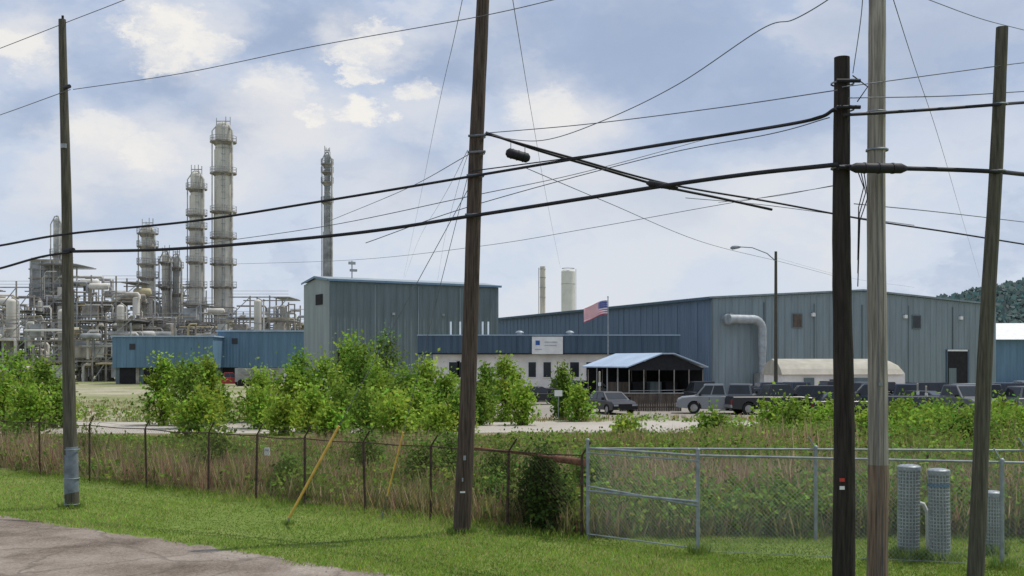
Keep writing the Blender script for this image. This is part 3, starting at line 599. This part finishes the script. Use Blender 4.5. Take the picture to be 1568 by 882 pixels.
for z in (0.3,1.0): b.box((L/2,0.04,z),(L,0.05,0.1),'brownwood')
b.box((L/2,0,1.27),(L,0.1,0.06),'steel'); b.finish('board_fence',(X(950,d),d,0))
for px,dd,ty in [(918,76,570),(1405,74,588),(1418,73,592)]:
    b=B(); b.cyl(0,0,0,Z(ty,dd),0.06,'tan',8); b.dome(0,0,Z(ty,dd),0.07,0.06,'tan',8); b.box((0,-0.07,Z(ty,dd)*0.7),(0.2,0.02,0.25),'white'); b.finish('gate_post',(X(px,dd),dd,0))
b=B(); dd=64; b.cyl(0,0,0,Z(600,dd),0.03,'galv',6); b.box((0,-0.05,Z(602,dd)),(0.45,0.02,0.35),'white'); b.finish('small_sign',(X(855,dd),dd,0))

d=89.; e=empty('street_lamp',(X(1188,d),d,0)); zt=Z(385,d); b=B(); b.tube([(0,0,0),(0,0,zt)],[0.17,0.11],'wood_olive',12); b.finish('pole',parent=e)
b=B(); b.tube([(0,0,Z(400,d)),(-0.7,0,Z(388,d)),(-1.9,0,Z(379,d)),(-2.9,0,Z(378,d))],0.045,'galv',8)
b.tube([(-2.8,0,Z(378,d)),(-3.0,0,Z(378,d)),(-3.5,0,Z(379.5,d)),(-3.65,0,Z(380,d))],[0.06,0.14,0.16,0.05],'galv',10); b.finish('arm_and_luminaire',parent=e)

d=100.; e=empty('flagpole',(X(931,d),d,0)); b=B(); b.tube([(0,0,0),(0,0,Z(455,d))],[0.075,0.045],'galv',10); b.dome(0,0,Z(455,d),0.09,0.1,'galv'); b.finish('pole',parent=e)
nx,ny=26,13; fl=2.3; fh=1.25; vs=[]
for i in range(nx+1):
    for j in range(ny+1):
        u=i/nx;v=j/ny; vs.append((-0.06-u*fl*0.92,0.16*math.sin(u*9+v*1.5)*u**0.5,Z(460,d)-v*fh-u*u*0.55-u*0.25+0.05*math.sin(u*7)))
b=B(); 
for i in range(nx):
    for j in range(ny):
        a=i*(ny+1)+j; m='flagblue' if (i<10 and j<7) else ('flagred' if j%2==0 else 'flagwhite')
        b.add([vs[a],vs[a+1],vs[a+ny+2],vs[a+ny+1]],[(0,1,2,3)],m)
for i in range(1,10,2):
    for j in range(0,7,2):
        a=Vector(vs[i*(ny+1)+j])+Vector((0,-0.02,-0.05)); b.add([a,a+Vector((0.06,0,0)),a+Vector((0.06,0,-0.06)),a+Vector((0,0,-0.06))],[(0,1,2,3)],'flagwhite')
b.finish('flag',parent=e)

# ---------------------------------------------------------------- vehicles
def vehicle(name,px,d,kind,p,rz):
    e=empty(name,(X(px,d),d,0.01),rz); p=P_[p]
    if kind=='pickup': L,Wc,hb,ht=5.8,2.0,1.18,1.95; cab=(-0.35,1.75,-0.15,1.05)
    elif kind=='suv': L,Wc,hb,ht=5.0,1.95,1.12,1.85; cab=(-2.3,1.35,-2.0,0.65)
    else: L,Wc,hb,ht=4.7,1.82,0.92,1.44; cab=(-1.75,1.35,-1.1,0.5)
    R=0.40 if kind!='sedan' else 0.33; wx=L*0.31; z0=0.34 if kind!='sedan' else 0.24; hw=Wc/2
    def arch(cx): return [(cx+(R+0.08)*math.cos(a),max(z0,R+(R+0.08)*math.sin(a))) for a in np.linspace(math.pi+0.1,-0.1,9)]
    bot=[(-L/2+0.05,z0+0.05)]+arch(-wx)+arch(wx)+[(L/2-0.05,z0+0.08)]
    hood=hb-0.05
    topl=[(L/2,z0+0.35),(L/2-0.06,hood-0.16),(L/2-0.35,hood-0.02),(cab[1],hb),(cab[0],hb),(-L/2+0.08,hb if kind!='sedan' else hb-0.02),(-L/2,hb-0.2),(-L/2,z0+0.3)]
    prof=bot+topl; n=len(prof); b=B(); def_in=0.07
    vs=[]
    for y,inn in [(-hw,1),(-hw+def_in,0),(hw-def_in,0),(hw,1)]:
        for (x,z) in prof: vs.append((x*(0.985 if inn else 1),y,z-(0.05 if inn and z>hb-0.25 else 0)))
    fs=[tuple(range(n)),tuple(range(3*n,4*n))[::-1]]
    for l in range(3): fs+=[(l*n+i,(l+1)*n+i,(l+1)*n+(i+1)%n,l*n+(i+1)%n) for i in range(n)]
    b.add(vs,fs,p); b.finish('body',parent=e)
    b=B(); c0,c1,c2,c3=cab; ti=0.17
    low=[(c0,-hw+.06,hb-0.02),(c1,-hw+.06,hb-0.02),(c1,hw-.06,hb-0.02),(c0,hw-.06,hb-0.02)]; up=[(c2,-hw+ti+.06,ht),(c3,-hw+ti+.06,ht),(c3,hw-ti-.06,ht),(c2,hw-ti-.06,ht)]
    b.add(low+up,[(4,5,6,7),(0,1,5,4),(1,2,6,5),(2,3,7,6),(3,0,4,7)],p)
    if kind=='pickup': b.box(((-L/2+0.15+c0)/2,0,hb+0.004),(c0+L/2-0.3,Wc-0.4,0.01),'dark')
    b.finish('cab',parent=e)
    b=B()
    def quad(q,off): b.add([tuple(Vector(v)+Vector(off)) for v in q],[(0,1,2,3)],'glass')
    def lerp(a,c,t): return [a[i]+(c[i]-a[i])*t for i in range(3)]
    for s in (0,1):
        A,Bv,C,D=(low[0],low[1],up[1],up[0]) if s==0 else (low[3],low[2],up[2],up[3])
        segs=[(0.06,0.49),(0.53,0.93)] if kind!='suv' else [(0.04,0.30),(0.33,0.61),(0.64,0.93)]
        for t0,t1 in segs:
            q=[lerp(lerp(A,Bv,t0),lerp(D,C,t0),0.14),lerp(lerp(A,Bv,t1),lerp(D,C,t1),0.14),lerp(lerp(A,Bv,t1),lerp(D,C,t1),0.88),lerp(lerp(A,Bv,t0),lerp(D,C,t0),0.88)]
            quad(q,(0,-0.012 if s==0 else 0.012,0.003))
    for (A,Bv,C,D,o) in [(low[1],low[2],up[2],up[1],0.012),(low[0],low[3],up[3],up[0],-0.012)]:
        q=[lerp(lerp(A,Bv,.07),lerp(D,C,.07),.12),lerp(lerp(A,Bv,.93),lerp(D,C,.93),.12),lerp(lerp(A,Bv,.93),lerp(D,C,.93),.9),lerp(lerp(A,Bv,.07),lerp(D,C,.07),.9)]; quad(q,(o,0,0.006))
    b.finish('windows',parent=e)
    b=B()
    for sx in (-wx,wx):
        for sy in (-1,1):
            b.tube([(sx,sy*(hw-0.22),R),(sx,sy*(hw-0.0),R)],R,'black',18); b.tube([(sx,sy*(hw-0.02),R),(sx,sy*(hw+0.012),R)],R*0.6,'chrome',12)
    b.finish('wheels',parent=e)
    b=B(); b.box((L/2+0.02,0,z0+0.22),(0.12,Wc*0.94,0.2),'chrome' if kind=='pickup' else 'black'); b.box((-L/2-0.02,0,z0+0.22),(0.12,Wc*0.94,0.2),'chrome' if kind=='pickup' else p)
    b.box((L/2-0.02,0,hood-0.30),(0.06,Wc*0.5,0.24),'black')
    for s in (-1,1):
        b.box((L/2-0.03,s*(hw-0.25),hood-0.29),(0.08,0.32,0.18),'headlamp'); b.box((-L/2+0.0,s*(hw-0.12),hb-0.35),(0.05,0.16,0.34),'lampred'); b.box((c1-0.35,s*(hw+0.06),hb+0.1),(0.14,0.16,0.16),'black')
        b.box((c0+0.55*(c1-c0),s*(hw+0.004),(z0+hb)/2+0.05),(0.02,0.012,hb-z0-0.25),'black')
    b.finish('bumpers_lights_and_mirrors',parent=e)
V=[('pickup_truck',1104,74,'pickup','silver',3.0),('pickup_truck',1178,73,'pickup','black',0.15),('sport_utility_vehicle',1238,74,'suv','black',3.0),('sedan_car',1290,72,'sedan','black',0.1),('pickup_truck',1348,74,'pickup','dkblue',2.9),
('sport_utility_vehicle',1388,80,'suv','dkblue',1.25),('pickup_truck',1462,72,'pickup','grey',-1.25),('pickup_truck',1528,73,'pickup','black',2.7),('sport_utility_vehicle',1596,72,'suv','grey',0.2),('sport_utility_vehicle',1500,80,'suv','silver',-1.3),
('sedan_car',933,74,'sedan','black',-1.2),('sport_utility_vehicle',905,97,'suv','silver',0.2),('pickup_truck',632,150,'pickup','blue',0.4),('sport_utility_vehicle',1350,88,'suv','black',0.4),
('sport_utility_vehicle',1200,86,'suv','dkblue',0.1),('pickup_truck',1265,86,'pickup','black',0.2),('sedan_car',1150,83,'sedan','black',0.3),('sport_utility_vehicle',1430,86,'suv','black',0.3),('pickup_truck',1078,84,'pickup','black',1.7),('sport_utility_vehicle',1550,84,'suv','dkblue',0.2),('pickup_truck',345,160,'pickup','redp',0.3),('sport_utility_vehicle',1570,93,'suv','silver',1.4),('pickup_truck',850,96,'pickup','black',0.1),
('sport_utility_vehicle',1135,80,'suv','grey',1.3),('pickup_truck',1310,81,'pickup','grey',0.5),('sedan_car',1415,76,'sedan','black',-0.8),('pickup_truck',1225,81,'pickup','dkblue',1.9),('sport_utility_vehicle',745,93,'suv','dkblue',0.3),('sedan_car',820,90,'sedan','black',0.1)]
for v in V: vehicle(*v)

# ---------------------------------------------------------------- refinery
def column(px,d,ty,rp,plats,name='distillation_column',m='beige',steps=None,top=True):
    x=X(px,d); r=rp*d/F; zt=Z(ty,d); e=empty(name,(x,d,0)); b=B()
    if steps:
        zz=0; 
        for (py,rr) in steps:
            z=Z(py,d); b.cyl(0,0,zz,z,rr*d/F,m,20); zz=z
        r=steps[-1][1]*d/F; b.dome(0,0,zt,r,r*0.8,m)
    else: b.cyl(0,0,0,zt,r,m,20); b.dome(0,0,zt,r,r*0.7,m)
    k=3.0
    while k<zt-1: b.ring(0,0,k,r*1.01,0.07,'steel2',16); k+=random.uniform(1.6,3.0)
    b.finish('vessel',parent=e); b=B()
    for i,py in enumerate(plats):
        z=Z(py,d); pr=r*1.4+0.45
        b.cyl(0,0,z-0.12,z+0.12,pr,'rstruct',14); b.cyl(0,0,z-0.7,z-0.12,r*1.1,'rstruct',14,r1=pr*0.8)
        for h in (0.6,1.15): b.ring(0,0,z+h,pr,0.05,'steel',14)
        for a in np.linspace(0,6.28,13): b.tube([(pr*math.cos(a),pr*math.sin(a),z),(pr*math.cos(a),pr*math.sin(a),z+1.15)],0.045,'steel',4)
    for s in (-1,1):
        b.tube([(s*(r+0.45),-r*0.6,2),(s*(r+0.45),-r*0.6,zt-0.8),(s*(r*0.5),-r*0.3,zt+0.9),(0,0,zt+1.0)],0.22 if s>0 else 0.13,'steel2',8)
    lx=0.6; 
    for s in (-0.25,0.25): b.tube([(lx+s,-r-0.5,1),(lx+s,-r-0.5,zt+0.8)],0.05,'steel',4)
    k=2.0
    while k<zt: b.ring(lx,-r-0.7,k,0.42,0.035,'steel',8); k+=1.3
    if top:
        z=zt; 
        for q in range(4): a=q*1.57+0.6; b.tube([(r*0.9*math.cos(a),r*0.9*math.sin(a),z-0.3),(r*0.9*math.cos(a),r*0.9*math.sin(a),z+1.6+random.random())],0.08,'steel',5)
        b.box((0,0,z+1.4),(r*1.7,0.2,0.15),'steel')
    b.finish('platforms_ladders_and_pipes',parent=e); return e
column(342,230,196,14.5,[218,266,325,365,405,440,480,505],steps=[(500,15.5),(330,14.5),(230,13.5),(196,12)])
column(301,226,270,10.5,[290,330,350,372,402,440,470],steps=[(440,12),(300,10.5),(270,9)])
column(226,222,352,9.5,[358,378,405,425,455,490],steps=[(455,11.5),(352,9)])
column(501,240,240,5.5,[252,264,280,310],name='flare_stack',steps=[(430,7.5),(355,6.5),(300,5.5),(240,4.5)],m='steel')
column(254,232,392,6,[402,440],name='reactor_vessel'); column(270,233,396,5.5,[410,450],name='reactor_vessel',m='steel2')
column(87,235,338,5,[390],name='exhaust_stack',m='steel2',top=False)
b=B(); d=290; x=X(831,d); r=4.2*d/F; b.cyl(x,d,0,Z(408,d),r,'beige',14); [b.ring(x,d,Z(py,d),r*1.05,0.08,'steel') for py in (412,425,440,455)]; b.tube([(x-r-.3,d,2),(x-r-.3,d,Z(410,d))],0.1,'steel',6); b.finish('exhaust_stack')
b=B(); d=290; x=X(870,d); r=10.5*d/F; b.cyl(x,d,0,Z(416,d),r,'whitetank',24); b.dome(x,d,Z(416,d),r,0.7,'whitetank',24); b.ring(x,d,Z(411,d),r*0.9,0.08,'galv'); b.ring(x,d,Z(435,d),r*1.005,0.06,'galv',24); b.tube([(x+r+.2,d-.5,2),(x+r+.2,d-.5,Z(412,d))],0.07,'galv',6); b.finish('white_storage_silo')
d=228; e=empty('boiler_house',(X(70,d),d,0)); b=B(); z_0=Z(470,d); z_1=Z(398,d); b.box((0,3,(z_0+z_1)/2),(6.6,6,z_1-z_0),'steel'); 
for k in range(5): b.box((0,-0.1,z_1-k*1.9),(6.9,0.3,0.25),'rstruct')
for k in range(4): b.box((-3+2*k,-0.12,(z_0+z_1)/2),(0.2,0.25,z_1-z_0-.1),'steel2')
for k in (-1,1): b.beam((3*k,0,0),(3*k,0,z_0),0.4,'rstruct')
b.finish('housing',parent=e)
def rack(name,pa,pb,d,ty,dep=12,seed=1,lv=3.6,dens=1.0):
    r=random.Random(seed); x0=X(pa,d);x1=X(pb,d);h=Z(ty,d); b=B(); nb=max(2,int((x1-x0)/3.4)); nl=max(2,int(h/lv))
    xs=[x0+(x1-x0)*(i+r.uniform(-.2,.2)*(0<i<nb))/nb for i in range(nb+1)]; hs=[h*(0.72+0.28*r.random()) for _ in xs]
    for i,xx in enumerate(xs):
        for yy in (d,d+dep/2,d+dep): b.beam((xx,yy,0),(xx,yy,hs[i]+1.2),0.34,'rstruct' if r.random()<0.5 else 'steel')
    for l in range(1,nl+1):
        z=h*l/nl
        for i in range(nb):
            if max(hs[i],hs[i+1])>=z-2:
                for yy in (d,d+dep): b.beam((xs[i],yy,z),(xs[i+1],yy,z),0.30,'rstruct')
                if r.random()<0.5: b.box(((xs[i]+xs[i+1])/2,d+dep/2,z+0.1),(xs[i+1]-xs[i],dep*0.8,0.1),'steel')
                for hh in (0.6,1.2): b.beam((xs[i],d-0.1,z+hh),(xs[i+1],d-0.1,z+hh),0.09,'ylwproc' if r.random()<0.4 else 'steel')
                if r.random()<0.5: b.beam((xs[i],d,z-h/nl),(xs[i+1],d,z),0.2,'steel')
                if r.random()<0.3: b.box(((xs[i]+xs[i+1])/2,d+1,z-h/nl*0.5),((xs[i+1]-xs[i])*0.6,2,h/nl*0.6),r.choice(['steel','steel2','beige','rstruct']))
    for k in range(int((x1-x0)*h*0.40*dens)):
        xx=r.uniform(x0,x1); z=r.uniform(1,h*0.92); yy=d+r.uniform(-1,dep); rr=r.choice([0.10,0.14,0.2,0.3]); m=r.choice(['steel2','steel','beige','beige','ylwproc','rstruct','steel','whitetank'])
        t=r.random()
        if t<0.45: l=r.uniform(2,9); b.tube([(xx,yy,z),(min(xx+l,x1+1),yy,z),(min(xx+l,x1+1)+0.3,yy,z-0.4),(min(xx+l,x1+1)+0.3,yy,max(0,z-r.uniform(1,6)))],rr,m,6)
        elif t<0.86: b.tube([(xx,yy,max(0,z-r.uniform(2,7))),(xx,yy,z),(xx+0.4,yy,z+0.4),(xx+r.uniform(0.8,2.5),yy,z+0.4)],rr,m,6)
        elif t<0.94: R=r.uniform(0.4,0.95); l=r.uniform(1.5,4); b.cyl(xx,yy,max(0,z-l),z,R,m,10); b.dome(xx,yy,z,R,R*0.6,m,10)
        else: R=r.uniform(0.5,0.9); l=r.uniform(2.5,5); b.tube([(xx,yy,z),(xx+0.3,yy,z),(xx+l,yy,z),(xx+l+.3,yy,z)],[R*0.6,R,R,R*0.6],m,10)
    return b.finish(name)
rack('process_unit',-90,52,215,440,seed=3); rack('process_unit',48,140,222,404,seed=5); rack('process_unit',118,215,215,432,seed=8)
rack('process_unit',205,335,212,466,seed=13); rack('process_unit',236,292,236,436,seed=17); rack('process_unit',350,442,218,455,seed=21); rack('process_unit',-90,200,196,490,seed=29,dens=1.2)
rack('process_unit',150,440,205,490,seed=33,dens=1.2); rack('process_unit',440,470,222,498,seed=41,dens=0.6)
for px,ty,rp in [(18,462,8),(98,478,9),(395,462,6),(185,470,6)]:
    d=200; b=B(); r=rp*d/F; b.cyl(0,0,0,Z(ty,d),r,'beige',16); b.dome(0,0,Z(ty,d),r,r*0.6,'beige'); 
    for k in range(4): b.ring(0,0,3+k*2.5,r*1.02,0.08,'steel')
    b.tube([(r+0.3,0,0),(r+0.3,0,Z(ty,d)),(0,0,Z(ty,d)+r)],0.15,'steel2',6); b.finish('process_vessel',(X(px,d),d,0))
b=B(); b.box((0,0,1.6),(7,2.4,2.0),'steel'); [b.tube([(xx,-1.25,0.5),(xx,-0.9,0.5)],0.5,'black',14) for xx in (-2.6,-1.5,2.6)]; b.box((0,-1.22,1.6),(6.4,0.04,0.2),'rstruct'); b.finish('box_trailer',(X(400,160),160,0))

# ---------------------------------------------------------------- distant hill and trees
def hill(name,pts,d,dep=400):
    r=np.random.default_rng(5)
    vs=[];fs=[];n=len(pts)
    for j in range(6):
        t=j/5
        for k,(px,py) in enumerate(pts):
            dd=d+dep*t; top=max(0,Z(py,d+dep)); vs.append((X(px,d+dep),dd,max(-1,top*math.sin(t*math.pi/2))))
    for j in range(5): fs+=[(j*n+i,j*n+i+1,(j+1)*n+i+1,(j+1)*n+i) for i in range(n-1)]
    b=B(); b.add(vs,fs,'hillm',True); e=empty(name); b.finish('slope',parent=e)
    V=np.array(vs).reshape(6,n,3); m=36000; jj=r.random(m)*4.99; ii=r.random(m)*(n-1.01); j0=jj.astype(int);i0=ii.astype(int);fj=(jj-j0)[:,None];fi=(ii-i0)[:,None]
    P=(V[j0,i0]*(1-fi)+V[j0,i0+1]*fi)*(1-fj)+(V[j0+1,i0]*(1-fi)+V[j0+1,i0+1]*fi)*fj
    P[:,2]+=r.random(m)*6; P=P[P[:,2]>2]
    u,w=leaves_at(P,9.0); leaf_mesh('forest_canopy',P,u,w*1.3,addcol((0.135,0.19,0.185),len(P),0.16),M['leaf'],parent=e)  # canopy colour lightened and blued: aerial haze painted into the leaves
M['hillm']=mat('forested_hill',(0.09,0.13,0.13),1.0,ns=0.03,amt=0.3,detail=8,spec=0.0)  # slope tone has distance haze mixed into its base colour
hp_=[]
for px in range(1200,2200,14):
    t=px-1430
    py=462+(-t)*0.35 if t<0 else 462-28*min(1,t/135)**1.3-10*math.sin(max(0,t-135)/220)
    hp_.append((px,py+2.0*math.sin(px*0.045)))
hill('forested_hill',hp_,1300,500)
n=26000; ang=rng.random(n); xx=-330+700*ang; yy=420+rng.random(n)*25; hh=6+3*pnoise(xx,xx*0,0.06,9)+2*pnoise(xx,xx*0,0.3,4); C=np.stack([xx,yy,hh*np.sqrt(rng.random(n))+0.5],1)
u,w=leaves_at(C,1.4); leaf_mesh('distant_trees',C,u,w,addcol((0.10,0.15,0.085),n,0.25),M['leaf'])

# ---------------------------------------------------------------- sky, sun
el=math.radians(64); ax,ay=0.93,0.37; az=math.atan2(ax,ay)
w=bpy.data.worlds.new("World"); sc.world=w; w.use_nodes=True; N=w.node_tree.nodes; L=w.node_tree.links; N.clear()
try: w.cycles.sampling_method='NONE'
except Exception as ex: print(ex)
out=N.new('ShaderNodeOutputWorld'); sky=N.new('ShaderNodeTexSky'); sky.sky_type='NISHITA'; sky.sun_disc=False; sky.sun_elevation=el; sky.sun_rotation=az; sky.dust_density=2.0
bg1=N.new('ShaderNodeBackground'); bg1.inputs[1].default_value=0.10; L.new(sky.outputs[0],bg1.inputs[0])
tc=N.new('ShaderNodeTexCoord')
def vm(op,a,b=None):
    n=N.new('ShaderNodeVectorMath'); n.operation=op
    for i,q in enumerate((a,b)):
        if q is None: continue
        if isinstance(q,tuple): n.inputs[i].default_value=q
        else: L.new(q,n.inputs[i])
    return n
def mth(op,a,b=0.0,clamp=False):
    n=N.new('ShaderNodeMath'); n.operation=op; n.use_clamp=clamp
    for i,q in enumerate((a,b)):
        if isinstance(q,(int,float)): n.inputs[i].default_value=q
        else: L.new(q,n.inputs[i])
    return n.outputs[0]
def noise(v,s,det=5,ro=0.6):
    n=N.new('ShaderNodeTexNoise'); n.inputs['Scale'].default_value=s; n.inputs['Detail'].default_value=det; n.inputs['Roughness'].default_value=ro; L.new(v,n.inputs['Vector']); return n
def mr(v,a,b_,c=0.,d_=1.):
    n=N.new('ShaderNodeMapRange'); n.interpolation_type='SMOOTHSTEP'; L.new(v,n.inputs[0]); n.inputs[1].default_value=a; n.inputs[2].default_value=b_; n.inputs[3].default_value=c; n.inputs[4].default_value=d_; return n.outputs[0]
def mixc(f,a,b_):
    n=N.new('ShaderNodeMix'); n.data_type='RGBA'
    if isinstance(f,float): n.inputs[0].default_value=f
    else: L.new(f,n.inputs[0])
    for i,q in ((6,a),(7,b_)):
        if isinstance(q,tuple): n.inputs[i].default_value=(*q,1)
        else: L.new(q,n.inputs[i])
    return n.outputs[2]
dirn=tc.outputs['Generated']
st=vm('MULTIPLY',dirn,(1,1,1.8)).outputs[0]
nz=noise(st,9,6,0.62); off=vm('MULTIPLY',vm('SUBTRACT',nz.outputs['Color'],(0.5,0.5,0.5)).outputs[0],(0.17,0.17,0.17)).outputs[0]
dd_=vm('ADD',st,off).outputs[0]
nz2=noise(st,26,6,0.68); off2=vm('MULTIPLY',vm('SUBTRACT',nz2.outputs['Color'],(0.5,0.5,0.5)).outputs[0],(0.085,0.085,0.085)).outputs[0]
dp_=vm('ADD',st,off2).outputs[0]
def bdir(px,py):
    v=Vector(((px-784)/F,1,(HZ-py)/F)).normalized(); return (v.x,v.y,v.z*1.8)
def blobs(lst,soft,src):
    acc=None
    for px,py,r,s in lst:
        dist=vm('DISTANCE',src,bdir(px,py)).outputs['Value']; R=r/F
        v=mr(dist,R*(1+soft*0.5),R*(1-soft),0.,s); acc=v if acc is None else mth('MAXIMUM',acc,v)
    return acc
sep=N.new('ShaderNodeSeparateXYZ'); L.new(dirn,sep.inputs[0]); zc=sep.outputs[2]
base=mixc(mr(zc,0.0,0.34),(0.67,0.74,0.85),(0.48,0.575,0.76))
big=noise(vm('ADD',dd_,(3.1,0.7,0.2)).outputs[0],5,4,0.58).outputs['Fac']
base=mixc(mr(big,0.45,0.60,0.,0.65),base,(0.77,0.79,0.83))
base=mixc(mr(big,0.44,0.33,0.,0.5),base,(0.40,0.49,0.67))
dk=blobs([(215,100,95,0.9),(455,40,120,0.9),(690,90,110,0.9),(55,170,80,0.7),(320,170,90,0.8),(1000,60,220,0.9),(1180,150,180,0.7),(820,50,140,0.8),(1430,60,200,0.75),(180,330,110,0.35),(640,250,90,0.55),(1000,280,130,0.35),(120,80,60,0.6)],0.85,dd_)
base=mixc(mth('MULTIPLY',dk,0.9),base,(0.335,0.425,0.605))
wsoft=blobs([(430,190,130,0.85),(210,230,120,0.9),(850,190,120,0.8),(40,60,85,0.9),(630,175,80,0.6),(270,40,100,0.8),(100,290,80,0.6),(900,250,110,0.5),(560,290,120,0.5),(1250,330,200,0.4),(1480,220,120,0.35),(360,260,120,.6),(560,60,70,.8)],0.8,dd_)
base=mixc(wsoft,base,(0.80,0.80,0.82))
fine=mr(noise(dp_,22,5,0.6).outputs['Fac'],0.32,0.58,0.35,1.0)
wh=mth('MULTIPLY',blobs([(255,45,66,1),(250,90,44,0.8),(560,85,46,1),(550,170,42,1),(480,182,28,1),(590,50,34,0.9),(640,135,32,0.8),(330,70,36,0.8),(150,200,50,0.6),(225,235,50,0.7),(845,165,60,0.6),(25,70,50,0.8),(430,130,50,0.6),(545,110,30,0.9)],0.40,dp_),fine)
base=mixc(wh,base,(0.94,0.91,0.86))
bg2=N.new('ShaderNodeBackground'); bg2.inputs[1].default_value=1.0; L.new(base,bg2.inputs[0])
mx=N.new('ShaderNodeMixShader'); mx.inputs[0].default_value=0.94; L.new(bg1.outputs[0],mx.inputs[1]); L.new(bg2.outputs[0],mx.inputs[2]); L.new(mx.outputs[0],out.inputs[0])

sd=Vector((math.cos(el)*ax,math.cos(el)*ay,math.sin(el)))
sl=bpy.data.lights.new('sun','SUN'); sl.energy=3.1; sl.angle=math.radians(0.6); sl.color=(1.0,0.95,0.86); so=bpy.data.objects.new('sun',sl); so.rotation_euler=sd.to_track_quat('Z','Y').to_euler(); so.location=(0,0,60); sc.collection.objects.link(so)

cam=bpy.data.cameras.new('camera'); cam.sensor_width=36; cam.lens=36*F/1568; cam.shift_y=(HZ-441)/1568; cam.clip_end=8000; cam.clip_start=0.1
co=bpy.data.objects.new('camera',cam); co.location=(0,0,H); co.rotation_euler=(math.pi/2,0,0); sc.collection.objects.link(co); sc.camera=co
sc.view_settings.view_transform='Standard'; sc.view_settings.look='None'; sc.view_settings.exposure=0; sc.view_settings.gamma=1
